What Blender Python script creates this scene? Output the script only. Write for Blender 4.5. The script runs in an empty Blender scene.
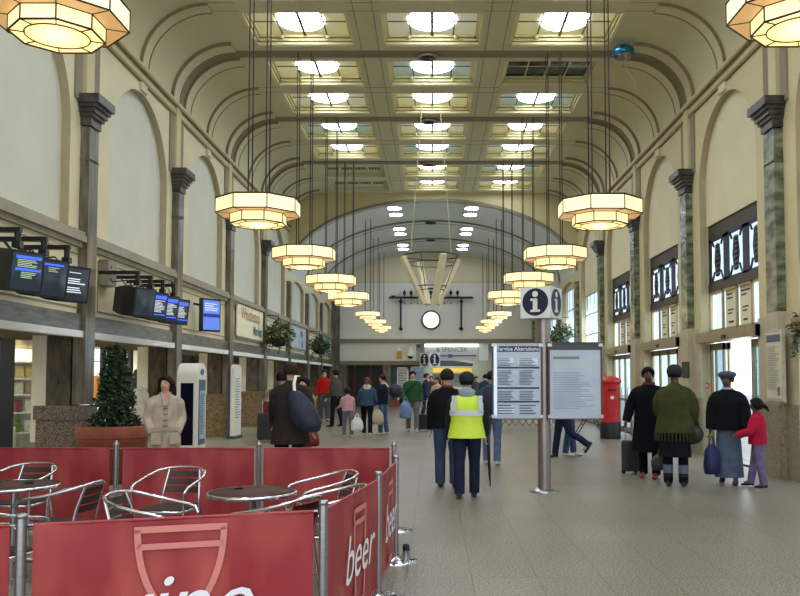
import bpy, math, random
from mathutils import Vector, Matrix
from math import pi, sin, cos, radians, sqrt
C = bpy.context.scene.collection
SC = bpy.context.scene
R = random.Random(7)
V = Vector
# ---------------------------------------------------------------- camera
F = 820.0; U0 = 433.0; HOR = 378.0; PIT = math.atan(41 / F); VP = HOR - 41; CH = 1.62
cam_d = bpy.data.cameras.new('camera'); cam = bpy.data.objects.new('camera', cam_d); C.objects.link(cam)
cam.location = (0, 0, CH); cam.rotation_euler = (pi / 2 + PIT, 0, 0)
cam_d.sensor_fit = 'HORIZONTAL'; cam_d.sensor_width = 36; cam_d.lens = F / 800 * 36
cam_d.shift_x = -(U0 - 400) / 800; cam_d.shift_y = (VP - 298) / 800
cam_d.clip_end = 300
SC.camera = cam
# ---------------------------------------------------------------- world and exposure
W = bpy.data.worlds.new('overcast_sky'); SC.world = W; W.use_nodes = True
W.node_tree.nodes['Background'].inputs[0].default_value = (0.86, 0.93, 1.0, 1)
W.node_tree.nodes['Background'].inputs[1].default_value = 1.5
SC.view_settings.view_transform = 'Standard'; SC.view_settings.look = 'None'
SC.view_settings.gamma = 1; SC.view_settings.use_curve_mapping = False
SC.view_settings.exposure = 0.35
WINDOW_LIGHT = 80; SKYLIGHT = 12.0; LANTERN = 0.74
def area(name, loc, rot, sx, sy, power, col):
    l = bpy.data.lights.new(name, 'AREA'); l.shape = 'RECTANGLE'; l.size = sx; l.size_y = sy
    l.energy = power; l.color = col
    o = bpy.data.objects.new(name, l); C.objects.link(o); o.location = loc; o.rotation_euler = rot
    return o
# daylight falling in through the tall openings of the right wall
for k in range(-3, 6):
    area('daylight', (6.35, 15.89 + 4.68 * k, 2.7), (0, radians(-78), pi), 2.9, 3.6, WINDOW_LIGHT * (3 if k >= 3 else 1), (0.80, 0.90, 1.0))
# ---------------------------------------------------------------- helpers
def P(u, v, Y):
    """point in the hall at depth Y whose image is pixel (u, v)"""
    a = (u - U0) / F; b = -(v - VP) / F
    dy = cos(PIT) - b * sin(PIT); dz = sin(PIT) + b * cos(PIT)
    t = Y / dy
    return a * t, CH + dz * t
def lin(c):
    return tuple(((x / 255) / 12.92 if x / 255 <= 0.04045 else ((x / 255 + 0.055) / 1.055) ** 2.4) for x in c)
MATS = {}
def mat(name, col, rough=0.6, metal=0.0, var=0.12, scale=6.0, bump=0.0, bscale=40.0, emit=None, es=1.0, spec=0.5, col2=None, stretch=(1, 1, 1), detail=4.0, lo=0.35, hi=0.65, coat=0.0):
    if name in MATS: return MATS[name]
    m = bpy.data.materials.new(name); m.use_nodes = True; MATS[name] = m
    nt = m.node_tree; b = nt.nodes['Principled BSDF']
    b.inputs['Roughness'].default_value = rough; b.inputs['Metallic'].default_value = metal
    b.inputs['Specular IOR Level'].default_value = spec
    b.inputs['Coat Weight'].default_value = coat
    c1 = lin(col)
    c2 = lin(col2) if col2 else tuple(max(0, x * (1 - var * 2)) for x in c1)
    tc = nt.nodes.new('ShaderNodeTexCoord'); mp = nt.nodes.new('ShaderNodeMapping')
    mp.inputs['Scale'].default_value = stretch
    nt.links.new(tc.outputs['Object'], mp.inputs['Vector'])
    if var > 0 or col2:
        n = nt.nodes.new('ShaderNodeTexNoise'); n.inputs['Scale'].default_value = scale; n.inputs['Detail'].default_value = detail
        r = nt.nodes.new('ShaderNodeValToRGB')
        r.color_ramp.elements[0].position = lo; r.color_ramp.elements[1].position = hi
        r.color_ramp.elements[0].color = (*c2, 1); r.color_ramp.elements[1].color = (*c1, 1)
        nt.links.new(mp.outputs[0], n.inputs['Vector']); nt.links.new(n.outputs['Fac'], r.inputs['Fac'])
        nt.links.new(r.outputs[0], b.inputs['Base Color'])
    else:
        b.inputs['Base Color'].default_value = (*c1, 1)
    if bump > 0:
        n2 = nt.nodes.new('ShaderNodeTexNoise'); n2.inputs['Scale'].default_value = bscale
        bp = nt.nodes.new('ShaderNodeBump'); bp.inputs['Strength'].default_value = bump; bp.inputs['Distance'].default_value = 0.02
        nt.links.new(tc.outputs['Object'], n2.inputs['Vector']); nt.links.new(n2.outputs['Fac'], bp.inputs['Height'])
        nt.links.new(bp.outputs[0], b.inputs['Normal'])
    if emit:
        b.inputs['Emission Color'].default_value = (*lin(emit), 1); b.inputs['Emission Strength'].default_value = es
    return m
def glass(name, col=(230, 240, 245), fac=0.12):
    if name in MATS: return MATS[name]
    m = bpy.data.materials.new(name); m.use_nodes = True; MATS[name] = m
    nt = m.node_tree; nt.nodes.clear()
    o = nt.nodes.new('ShaderNodeOutputMaterial'); mx = nt.nodes.new('ShaderNodeMixShader')
    t = nt.nodes.new('ShaderNodeBsdfTransparent'); g = nt.nodes.new('ShaderNodeBsdfGlossy')
    t.inputs[0].default_value = (*lin(col), 1); g.inputs['Roughness'].default_value = 0.05
    mx.inputs[0].default_value = fac
    nt.links.new(t.outputs[0], mx.inputs[1]); nt.links.new(g.outputs[0], mx.inputs[2]); nt.links.new(mx.outputs[0], o.inputs[0])
    return m
class MB:
    def __init__(s): s.v = []; s.f = []; s.mi = []; s.sm = []; s.m = 0
    def add(s, vs, fs, smooth=False):
        o = len(s.v); s.v += [tuple(p) for p in vs]
        for f in fs: s.f.append(tuple(i + o for i in f)); s.mi.append(s.m); s.sm.append(smooth)
        return s
    def box(s, x0, x1, y0, y1, z0, z1):
        if x0 > x1: x0, x1 = x1, x0
        if y0 > y1: y0, y1 = y1, y0
        if z0 > z1: z0, z1 = z1, z0
        vs = [(x, y, z) for z in (z0, z1) for y in (y0, y1) for x in (x0, x1)]
        return s.add(vs, [(0, 2, 3, 1), (4, 5, 7, 6), (0, 1, 5, 4), (2, 6, 7, 3), (0, 4, 6, 2), (1, 3, 7, 5)])
    def frame(s, c, u, v, w, a, b, d):
        """box centred c with half sizes a,b,d along unit u,v,w"""
        c, u, v, w = V(c), V(u).normalized(), V(v).normalized(), V(w).normalized()
        vs = [c + u * (i * a) + v * (j * b) + w * (k * d) for k in (-1, 1) for j in (-1, 1) for i in (-1, 1)]
        return s.add(vs, [(0, 2, 3, 1), (4, 5, 7, 6), (0, 1, 5, 4), (2, 6, 7, 3), (0, 4, 6, 2), (1, 3, 7, 5)])
    def bar(s, p, q, w, h=None, up=(0, 0, 1)):
        p, q = V(p), V(q); h = h or w; d = q - p; L = d.length; d.normalize(); up = V(up)
        if abs(d.dot(up)) > .98: up = V((0, 1, 0))
        u = d.cross(up).normalized(); v = u.cross(d)
        return s.frame((p + q) / 2, u, v, d, w / 2, h / 2, L / 2)
    def rings(s, rs, cap=True, smooth=True, closed=False):
        n = len(rs[0]); vs = [p for r in rs for p in r]; fs = []
        m = len(rs)
        for i in range(m if closed else m - 1):
            a, b = i * n, ((i + 1) % m) * n
            for j in range(n): fs.append((a + j, a + (j + 1) % n, b + (j + 1) % n, b + j))
        s.add(vs, fs, smooth)
        if cap and not closed:
            s.add(rs[0], [tuple(range(n))[::-1]]); s.add(rs[-1], [tuple(range(n))])
        return s
    def tube(s, pts, r, n=8, closed=False, cap=True, flat=1.0, ref=None):
        pts = [V(p) for p in pts]; m = len(pts)
        rr = r if isinstance(r, (list, tuple)) else [r] * m
        ds = []
        for i in range(m):
            a = pts[i - 1] if (i > 0 or closed) else pts[i]
            b = pts[(i + 1) % m] if (i < m - 1 or closed) else pts[i]
            d = b - a; ds.append(d.normalized() if d.length > 1e-9 else V((0, 0, 1)))
        rf = V(ref) if ref else (V((1, 0, 0)) if abs(ds[0].x) < .8 else V((0, 1, 0)))
        u = (rf - ds[0] * rf.dot(ds[0])).normalized(); rs = []
        for i in range(m):
            u = (u - ds[i] * u.dot(ds[i]))
            u = u.normalized() if u.length > 1e-6 else ds[i].orthogonal().normalized()
            w = ds[i].cross(u)
            rs.append([pts[i] + (u * cos(2 * pi * k / n) + w * (sin(2 * pi * k / n) * flat)) * rr[i] for k in range(n)])
        return s.rings(rs, cap, True, closed)
    def lathe(s, prof, c=(0, 0, 0), n=24, rot=0.0, smooth=True, cap=True):
        c = V(c)
        rs = [[c + V((r * cos(2 * pi * k / n + rot), r * sin(2 * pi * k / n + rot), z)) for k in range(n)] for r, z in prof]
        return s.rings(rs, cap, smooth)
    def ell(s, c, a, b, d, n=12, m=8, rot=None):
        c = V(c); rs = []
        for i in range(m + 1):
            t = -pi / 2 + pi * (i * .98 + .08) / (m + .0) if False else -pi / 2 + pi * min(max(i / m, .02), .98)
            rg = [V((a * cos(t) * cos(2 * pi * k / n), b * cos(t) * sin(2 * pi * k / n), d * sin(t))) for k in range(n)]
            rs.append([c + (rot @ p if rot else p) for p in rg])
        return s.rings(rs)
    def prism(s, poly, o, u, v, depth):
        """2-D polygon (convex or simple) extruded along u x v by depth"""
        o, u, v = V(o), V(u), V(v); w = u.cross(v).normalized() * depth; n = len(poly)
        a = [o + u * x + v * y for x, y in poly]; b = [p + w for p in a]
        s.add(a + b, [tuple(range(n))[::-1], tuple(range(n, 2 * n))] + [(i, (i + 1) % n, (i + 1) % n + n, i + n) for i in range(n)])
        return s
    def grid(s, fn, nu, nv, smooth=True):
        vs = [fn(i / nu, j / nv) for j in range(nv + 1) for i in range(nu + 1)]
        fs = [(j * (nu + 1) + i, j * (nu + 1) + i + 1, (j + 1) * (nu + 1) + i + 1, (j + 1) * (nu + 1) + i) for j in range(nv) for i in range(nu)]
        return s.add(vs, fs, smooth)
    def text(s, st, o, u, v, size, shear=0.0, ext=0.002, align='CENTER', bold=0.0, sx=1.0):
        cu = bpy.data.curves.new('t', 'FONT'); cu.body = st; cu.size = 1; cu.shear = shear; cu.align_x = align
        cu.resolution_u = 3; cu.offset = bold
        ob = bpy.data.objects.new('t', cu); C.objects.link(ob); bpy.context.view_layer.update()
        dg = bpy.context.evaluated_depsgraph_get(); me = bpy.data.meshes.new_from_object(ob.evaluated_get(dg))
        o, u, v = V(o), V(u).normalized(), V(v).normalized(); w = u.cross(v)
        s.add([o + u * (p.co.x * size * sx) + v * (p.co.y * size) + w * ext for p in me.vertices], [tuple(p.vertices) for p in me.polygons])
        bpy.data.objects.remove(ob); bpy.data.curves.remove(cu); bpy.data.meshes.remove(me)
        return s
    def lines(s, o, u, v, w, h, n, thick=.35, rnd=True, ext=.003):
        """rows of small print: n thin bars filling w x h from the top-left point o"""
        o, u, v = V(o), V(u).normalized(), V(v).normalized(); nn = u.cross(v)
        for i in range(n):
            y = -h * (i + .5) / n; L = w * (R.uniform(.6, 1) if rnd else 1)
            a = o + v * y + nn * ext; t = h / n * thick / 2
            s.add([a - v * t, a + u * L - v * t, a + u * L + v * t, a + v * t], [(0, 1, 2, 3)])
        return s
    def build(s, name, mats, parent=None, loc=None, rz=0.0):
        me = bpy.data.meshes.new(name); me.from_pydata(s.v, [], s.f)
        for m in (mats if isinstance(mats, (list, tuple)) else [mats]): me.materials.append(m)
        me.polygons.foreach_set('material_index', s.mi); me.polygons.foreach_set('use_smooth', s.sm); me.update()
        o = bpy.data.objects.new(name, me); C.objects.link(o)
        if parent: o.parent = parent
        if loc is not None: o.location = loc
        o.rotation_euler.z = rz
        return o
def tag(o, label=None, cat=None, group=None, kind=None):
    if label: o['label'] = label
    if cat: o['category'] = cat
    if group: o['group'] = group
    if kind: o['kind'] = kind
    return o
def thing(name, label, cat, loc=(0, 0, 0), rz=0.0, group=None):
    o = bpy.data.objects.new(name, None); C.objects.link(o); o.location = loc; o.rotation_euler.z = rz
    o.empty_display_size = .1
    return tag(o, label, cat, group)
def struct(name, mb, m, parent=None):
    o = mb.build(name, m, parent)
    if not parent: o['kind'] = 'structure'
    return o
def copy_tree(o, parent=None):
    c = o.copy(); C.objects.link(c); c.parent = parent
    for ch in list(o.children): copy_tree(ch, c)
    return c
# ---------------------------------------------------------------- materials
M_up = mat('pale_recess_paint', (208, 206, 186), .8, var=.03, scale=1.5)
M_fr = mat('cream_paint', (216, 206, 168), .75, var=.03, scale=1.2)
M_fry = mat('warm_cream_paint', (202, 190, 144), .75, var=.03, scale=1.2)
M_line = mat('brown_moulding_paint', (140, 126, 92), .7, var=.05)
M_ceil = mat('ceiling_paint', (206, 198, 160), .8, var=.03, scale=1.0)
M_tie = mat('grey_band_paint', (138, 126, 98), .7, var=.08, scale=3)
M_grey = mat('channel_shade_grey', (136, 126, 98), .7, var=.05)
M_corn = mat('cornice_paint', (158, 148, 128), .65, var=.08, scale=4)
M_band = mat('grey_marble', (114, 107, 92), .35, var=.3, scale=5, stretch=(1, .6, 3), col2=(62, 58, 50), detail=8, lo=.3, hi=.7)
M_marL = mat('brown_grey_marble', (126, 116, 96), .3, col2=(66, 60, 50), scale=4, stretch=(2, 2, .4), detail=8, lo=.32, hi=.68)
M_marP = mat('dark_brown_marble', (96, 78, 52), .25, col2=(36, 30, 24), scale=5, stretch=(2, 2, .7), detail=8, lo=.3, hi=.7)
M_marR = mat('green_grey_marble', (138, 142, 112), .25, col2=(66, 74, 58), scale=3, stretch=(1, 1, 2.2), detail=10, lo=.36, hi=.64)
M_marD = mat('dark_capital_marble', (78, 72, 66), .35, col2=(40, 38, 36), scale=6, detail=6)
M_gran = mat('speckled_granite', (136, 118, 102), .4, col2=(66, 56, 50), scale=60, detail=3, lo=.42, hi=.58)
M_granb = mat('brown_granite', (134, 110, 74), .3, col2=(84, 66, 44), scale=14, detail=6)
M_stone = mat('pale_stone', (190, 178, 148), .6, var=.08, scale=3)
M_dado = mat('grey_stone_dado', (156, 144, 116), .5, col2=(122, 112, 90), scale=25)
M_white = mat('white_paint', (240, 240, 236), .6, var=.02)
M_wpost = mat('cream_white_post', (222, 214, 200), .6, var=.02)
M_dark = mat('near_black_metal', (26, 25, 28), .4, .3, var=0)
M_black = mat('black_plastic', (20, 20, 23), .45, var=.1)
M_brz = mat('beige_metal', (158, 140, 104), .35, .35, var=.05)
M_steel = mat('brushed_steel', (176, 176, 178), .28, 1.0, var=.08, scale=20, stretch=(1, 1, 6))
M_chrome = mat('polished_aluminium', (215, 216, 222), .14, 1.0, var=0)
M_wood = mat('dark_slat_wood', (70, 44, 36), .55, var=.25, scale=14, stretch=(.4, 3, 3))
M_glass = glass('window_glass')
M_red = mat('red_banner_cloth', (178, 76, 68), .45, col2=(150, 38, 44), scale=1.6, stretch=(2.2, 2.2, .7), detail=2, lo=.46, hi=.72, bump=.12, bscale=6, spec=.5)
M_pink = mat('faded_pink_print', (214, 130, 122), .5, var=.02)
M_wh = mat('white_print', (240, 240, 246), .5, var=0)
M_term = mat('terracotta', (142, 72, 48), .7, var=.1)
M_leaf = mat('dark_green_leaves', (52, 78, 40), .55, col2=(22, 36, 20), scale=9)
M_leaf2 = mat('mixed_basket_leaves', (92, 112, 58), .55, col2=(34, 48, 28), scale=12)
M_skin = mat('fair_skin', (214, 164, 136), .5, var=.05)
M_skind = mat('brown_skin', (98, 66, 50), .5, var=.05)
# ================================================================ THE SETTING
B = 4.68; T0 = 13.55; XW = 5.72; Y0 = -0.4; YE = 46.4; YA = T0 + 4 * B   # YA: the arch where the barrel vault begins
ZC = 8.96; ZS = 7.72; XC = 4.42
# floor
def floor_mat():
    m = bpy.data.materials.new('speckled_floor_tiles'); m.use_nodes = True; nt = m.node_tree; b = nt.nodes['Principled BSDF']
    tc = nt.nodes.new('ShaderNodeTexCoord')
    mp = nt.nodes.new('ShaderNodeMapping'); mp.inputs['Location'].default_value = (.214, .35, 0)
    br = nt.nodes.new('ShaderNodeTexBrick'); br.offset = 0; br.squash = 1
    br.inputs['Scale'].default_value = 1; br.inputs['Brick Width'].default_value = .53; br.inputs['Row Height'].default_value = 1.42
    br.inputs['Mortar Size'].default_value = .004; br.inputs['Mortar Smooth'].default_value = .1
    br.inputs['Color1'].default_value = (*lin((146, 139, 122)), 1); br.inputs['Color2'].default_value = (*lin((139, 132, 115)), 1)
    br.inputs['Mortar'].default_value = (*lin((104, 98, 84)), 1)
    n = nt.nodes.new('ShaderNodeTexNoise'); n.inputs['Scale'].default_value = 55; n.inputs['Detail'].default_value = 2
    r = nt.nodes.new('ShaderNodeValToRGB'); r.color_ramp.elements[0].position = .36; r.color_ramp.elements[0].color = (.34, .33, .32, 1)
    r.color_ramp.elements[1].position = .62; r.color_ramp.elements[1].color = (1.25, 1.25, 1.25, 1)
    mx = nt.nodes.new('ShaderNodeMix'); mx.data_type = 'RGBA'; mx.blend_type = 'MULTIPLY'; mx.inputs[0].default_value = 1
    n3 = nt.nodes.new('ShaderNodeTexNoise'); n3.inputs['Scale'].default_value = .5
    r3 = nt.nodes.new('ShaderNodeValToRGB'); r3.color_ramp.elements[0].position = .3; r3.color_ramp.elements[0].color = (.86, .84, .80, 1)  # warm patches stand in for lantern and skylight warmth reflected on the floor
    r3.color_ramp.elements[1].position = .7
    mx2 = nt.nodes.new('ShaderNodeMix'); mx2.data_type = 'RGBA'; mx2.blend_type = 'MULTIPLY'; mx2.inputs[0].default_value = 1
    L = nt.links.new
    L(tc.outputs['Object'], mp.inputs[0]); L(mp.outputs[0], br.inputs[0]); L(tc.outputs['Object'], n.inputs['Vector']); L(tc.outputs['Object'], n3.inputs['Vector'])
    L(n.outputs['Fac'], r.inputs[0]); L(n3.outputs['Fac'], r3.inputs[0])
    L(br.outputs[0], mx.inputs[6]); L(r.outputs[0], mx.inputs[7]); L(mx.outputs[2], mx2.inputs[6]); L(r3.outputs[0], mx2.inputs[7]); L(mx2.outputs[2], b.inputs['Base Color'])
    b.inputs['Roughness'].default_value = .42; b.inputs['Specular IOR Level'].default_value = .45
    return m
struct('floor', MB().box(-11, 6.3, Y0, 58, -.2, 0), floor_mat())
struct('ground_outside', MB().box(6.3, 60, -20, 80, -.25, -.03), mat('wet_pavement', (170, 172, 176), .6, var=.1))

M_rev = mat('reveal_shade_tan', (176, 162, 128), .75, var=.04)  # darker beige carries the shading of the arch reveals
def bays(k): return T0 + B / 2 + B * k
def arch_z(y, c, r, zs, rz): 
    d = min(1, abs(y - c) / r); return zs + rz * sqrt(max(0, 1 - d * d))
def arch_wall(mb, side, c, z0, z1, zb, zs, r, rz, dep, hole=None, mats=(0, 1, 2)):
    """one bay of wall with an arched recess; side -1 left, +1 right"""
    X = side * XW; XR = side * (XW + dep); N = 24
    ys = [c - r + 2 * r * i / N for i in range(N + 1)]
    ys = [c - r * cos(pi * i / N) for i in range(N + 1)]
    def q(a, b, cc, d): mb.add([a, b, cc, d], [(0, 1, 2, 3)])
    mb.m = mats[0]
    q((X, c - B / 2, z0), (X, c - r, z0), (X, c - r, z1), (X, c - B / 2, z1))
    q((X, c + r, z0), (X, c + B / 2, z0), (X, c + B / 2, z1), (X, c + r, z1))
    if zb > z0: q((X, c - r, z0), (X, c + r, z0), (X, c + r, zb), (X, c - r, zb))
    for i in range(N):
        a, b = ys[i], ys[i + 1]; za, zb_ = arch_z(a, c, r, zs, rz), arch_z(b, c, r, zs, rz)
        mb.m = mats[0]; q((X, a, za), (X, b, zb_), (X, b, z1), (X, a, z1))
        mb.m = mats[2]; q((X, a, za), (XR, a, za), (XR, b, zb_), (X, b, zb_))
        mb.m = mats[1]; hb = hole if hole else zb
        q((XR, a, hb), (XR, b, hb), (XR, b, zb_), (XR, a, za))
    mb.m = mats[2]
    for e in (c - r, c + r): q((X, e, zb), (XR, e, zb), (XR, e, zs), (X, e, zs))
    q((X, c - r, zb), (X, c + r, zb), (XR, c + r, zb), (XR, c - r, zb))
    # thin shaded line of moulding around the arch
mbL = MB(); mbR = MB(); ARC_R = 1.55
for k in range(-3, 7):
    c = bays(k); far = k >= 4
    z1 = 7.6 if not far else 6.3
    zs, rz = (5.66, 1.55) if not far else (5.3, .35)
    arch_wall(mbL, -1, c, 3.95, z1, 4.0, zs, ARC_R, rz, .14)
    hole = 4.84 if k < 3 else (4.75 if k == 3 else 5.4)
    arch_wall(mbR, 1, c, 0, z1, 0, zs, ARC_R, rz, .14, hole=hole)
    mbR.m = 0
    # pier below the spring on the right: fill the thickness of the wall beside each opening
    mbR.box(XW + .02, 5.98, c - B / 2, c - ARC_R - .001, 0, 6.5); mbR.box(XW + .02, 5.98, c + ARC_R + .001, c + B / 2, 0, 6.5)
    mbR.box(XW + .16, 5.98, c - ARC_R, c + ARC_R, hole, hole + .3)
mbL.m = 0
mbL.box(-XW - .001, -XW - .25, Y0, YE, 2.63, 3.96)
mbL.box(-XW - .3, -XW - .16, Y0, YE, 3.9, 7.8)
mbR.box(XW + .16, XW + .45, Y0, YE, 5.9, 7.8)
wallL = struct('wall_left', mbL, [M_fr, M_up, M_rev]); wallR = struct('wall_right', mbR, [M_fry, M_fr, M_rev])

# mouldings, cornices, fascia
def long_trim(name, boxes, m):
    mb = MB()
    for b in boxes:
        mb.m = b[6] if len(b) > 6 else 0; mb.box(*b[:6])
    return struct(name, mb, m)
long_trim('trim_1', [(-XW - .02, -5.65, Y0, YE, 3.72, 3.80, 0), (-XW - .02, -5.58, Y0, YE, 3.80, 3.90, 0), (-XW - .02, -5.61, Y0, YE, 3.90, 3.97, 0)], [M_corn])
long_trim('trim_2', [(-XW - .6, -5.63, Y0, YE, 2.40, 2.64, 0), (-XW - .6, -5.62, Y0, YE, 2.376, 2.405, 0)], [M_band])
long_trim('trim_3', [(-XW - .02, -5.61, Y0, YE, 2.27, 2.375, 0)], [M_white])
for i, s in enumerate((-1, 1)):
    long_trim('trim_%d' % (4 + i), [(s * XW, s * (XW - .05), Y0, YA, 7.40, 7.46, 1), (s * XW, s * (XW - .03), Y0, YA, 7.46, 7.60, 0),
        (s * XW, s * (XW - .10), Y0, YA, 7.60, 7.655, 1), (s * XW, s * (XW - .08), Y0, YA, 7.655, 7.74, 0)], [M_fry, M_line])

# vault coves with ribs
def cove_pt(s, t, inset=0.0):
    return (s * (XC + (XW - XC - inset) * cos(t)), ZS + (ZC - ZS - inset) * sin(t))
def cove_strip(mb, s, y0, y1, inset, t0=0.0, t1=pi / 2, N=16):
    """solid curved strip standing inset proud of the cove"""
    rs = []
    for i in range(N + 1):
        t = t0 + (t1 - t0) * i / N
        a = cove_pt(s, t, inset); b = cove_pt(s, t, -.03)
        rs.append([V((a[0], y0, a[1])), V((a[0], y1, a[1])), V((b[0], y1, b[1])), V((b[0], y0, b[1]))])
    mb.rings(rs, True, False)
for s, nm in ((-1, 'cove_left'), (1, 'cove_right')):
    mb = MB()
    mb.grid(lambda u, v: (cove_pt(s, v * pi / 2)[0], Y0 + (YA - Y0) * u, cove_pt(s, v * pi / 2)[1]), 20, 20)
    mb.box(s * (XW + .1), s * (XW + .3), Y0, YA, 7.5, 9.4)
    for n in range(-2, 5):
        y = T0 + B * n
        mb.m = 0; cove_strip(mb, s, y - .62, y - .22, .06); cove_strip(mb, s, y + .22, y + .62, .06)
        mb.m = 1
        for e in (y - .64, y - .22, y + .20, y + .62): cove_strip(mb, s, e, e + .022, .075)
        mb.m = 2; cove_strip(mb, s, y - .21, y + .20, .02)
        ym = y + B / 2
        if n < 4:
            mb.m = 0; cove_strip(mb, s, ym - .17, ym + .17, .045)
            mb.m = 1; cove_strip(mb, s, ym - .19, ym - .165, .06); cove_strip(mb, s, ym + .165, ym + .19, .06)
    tag(mb.build(nm, [M_ceil, M_line, M_tie]), kind='structure')
# ceiling slab with coffers
XS = [(-XC, -3.90), (-1.72, -1.08), (1.04, 1.68), (3.88, XC)]
COL = [(-3.90, -1.72), (-1.08, 1.04), (1.68, 3.88)]
rows = []; mb = MB()
for a, b in XS:
    mb.m = 0; mb.box(a, b, Y0, YA, ZC, ZC + .5)
    mb.m = 1
    if a > -4 and b < 4:
        mb.box(a + .12, a + .135, Y0, YA, ZC - .006, ZC); mb.box(b - .135, b - .12, Y0, YA, ZC - .006, ZC)
solid = [Y0]
for n in range(-3, 4):
    y = T0 + B * n
    for a, b in ((y + .46, y + 2.06), (y + 2.62, y + 4.26)):
        if a > Y0: rows.append((n, a, b))
edges = sorted(rows, key=lambda r: r[1]); yy = Y0
for n, a, b in edges:
    for c0, c1 in COL: mb.m = 0; mb.box(c0, c1, yy, a, ZC, ZC + .5)
    yy = b
for c0, c1 in COL: mb.box(c0, c1, yy, YA, ZC, ZC + .5)
mb.m = 1
for n in range(-2, 4):
    y = T0 + B * n + B / 2
    for a, b in XS: mb.box(a, b, y - .19, y - .175, ZC - .006, ZC); mb.box(a, b, y + .175, y + .19, ZC - .006, ZC)
mb.m = 0; mb.box(-XW - .3, XW + .3, Y0, YA, ZC + .5, ZC + .7)
struct('ceiling', mb, [M_ceil, M_line])
for n in range(-2, 4):
    y = T0 + B * n
    mb = MB(); mb.box(-XC - .02, XC + .02, y - .165, y + .165, ZC - .03, ZC + .01)
    struct('trim_%d' % (6 + n + 2), mb, [M_tie])
# skylights in the coffers
M_pane = {t: mat('skylight_glass_' + t, c, .3, var=0, emit=c, es=e) for t, c, e in
          (('warm', (214, 206, 156), .24), ('green', (170, 188, 172), .2), ('pale', (206, 204, 176), .24))}
M_dpane = mat('unlit_skylight_glass', (70, 88, 90), .15, var=.3, scale=3)
M_lens = mat('bright_lamp_lens', (255, 255, 255), .3, var=0, emit=(226, 236, 255), es=SKYLIGHT)
M_cof = mat('coffer_frame_paint', (222, 212, 158), .6, var=.02)
M_mun = mat('dark_glazing_bar', (88, 84, 66), .5, var=0)
colname = ['left', 'middle', 'right']
def skylight(ci, ri, n, a, b):
    c0, c1 = COL[ci]; cx, cy = (c0 + c1) / 2, (a + b) / 2; hw, hl = (c1 - c0) / 2, (b - a) / 2
    vent = (ci == 0 and n == 3); unlit = (ci == 2 and n == 1 and a < T0 + B * n + 1)
    rowtxt = '%s coffer row from the end arch' % ['first', 'second', 'third', 'fourth', 'fifth', 'sixth', 'seventh', 'eighth', 'ninth', 'tenth', 'eleventh', 'twelfth', 'thirteenth', 'fourteenth'][ri]
    if vent:
        t = thing('ceiling_vent', 'plaster ceiling vent with dark slots, left column, ' + rowtxt, 'vent', (cx, cy, ZC))
        m = MB(); m.box(-hw, hw, -hl, hl, .16, .2); m.build('vent_panel', M_ceil, t)
        m = MB()
        for g in range(4):
            for i in range(4):
                x = -hw + .14 + g * .49 + i * .1
                m.box(x, x + .07, .05, .33, .150, .162); 
        m.build('vent_slots', M_dark, t); return
    kindt = 'unlit dark glazed' if unlit else ['brightly lit', 'brightly lit', 'brightly lit'][ci]
    t = thing('skylight', '%s coffered skylight, %s column, %s' % (kindt, colname[ci], rowtxt), 'skylight', (cx, cy, ZC))
    tint = ['green', 'warm', 'pale'][(ci * 2 + ri * 2 + (1 if n == 0 else 0)) % 3]
    if n == 0: tint = 'warm' if ci != 1 else 'pale'
    m = MB()
    for zz, ins in ((.02, .04), (.09, .08), (.16, .12)):
        for sgn in (-1, 1):
            m.box(sgn * hw, sgn * (hw - ins), -hl, hl, zz, zz + .05); m.box(-hw, hw, sgn * hl, sgn * (hl - ins), zz, zz + .05)
    m.build('coffer_frame', M_cof, t)
    m = MB(); m.box(-hw, hw, -hl, hl, .235, .25); m.build('glazing', M_dpane if unlit else M_pane[tint], t)
    m = MB(); zb = .18
    for i in range(1, 4):
        x = -hw + .12 + (2 * hw - .24) * i / 4; m.box(x - (.03 if i == 2 else .014), x + (.03 if i == 2 else .014), -hl + .1, hl - .1, zb, zb + .02)
    m.box(-hw + .1, hw - .1, -.01, .01, zb, zb + .02)
    m.build('glazing_bars', M_mun if not unlit else M_cof, t)
    if not unlit:
        m = MB(); m.lathe([(.06, .205), (.45, .207), (.5, .215), (.5, .232)], n=28)
        for i, p in enumerate(m.v): m.v[i] = (p[0] * 1.04, p[1] * 1.1, p[2])
        m.build('lamp_lens', M_lens, t)
        for sx in (-.5, .5): m = MB(); m.lathe([(.0, .10), (.04, .105), (.04, .2)], (sx * 1.02, hl - .14, 0), 10); m.build('catch', M_cof, t)
order = sorted(edges, key=lambda r: -r[1])
for ri, (n, a, b) in enumerate(order):
    for ci in range(3): skylight(ci, ri, n, a, b)

# end of the coffered hall: wall with the wide arch, then the barrel vault
AE = XW; BE = 2.85; SPR = 5.88
def bar_z(x, d=0.0): return SPR + (BE - d) * sqrt(max(0, 1 - (x / (AE - d)) ** 2)) if abs(x) < AE - d else SPR
mb = MB(); N = 48
xs = [-AE * cos(pi * i / N) for i in range(N + 1)]
for yy in (YA, YA + .25):
    for i in range(N):
        mb.add([(xs[i], yy, bar_z(xs[i])), (xs[i + 1], yy, bar_z(xs[i + 1])), (xs[i + 1], yy, 9.4), (xs[i], yy, 9.4)], [(0, 1, 2, 3)])
struct('wall_arch', mb, [M_fry])
def arch_rib(mb, y0, y1, d, N=48):
    rs = []
    for i in range(N + 1):
        t = pi * i / N; x, z = -(AE - d) * cos(t), SPR + (BE - d) * sin(t); x2, z2 = -(AE + .02) * cos(t), SPR + (BE + .02) * sin(t)
        rs.append([V((x, y0, z)), V((x, y1, z)), V((x2, y1, z2)), V((x2, y0, z2))])
    mb.rings(rs, True, False)
mb = MB(); mb.grid(lambda u, v: (-AE * cos(pi * v), YA + .2 + (YE - YA) * u, SPR + BE * sin(pi * v)), 8, 48)
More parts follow.
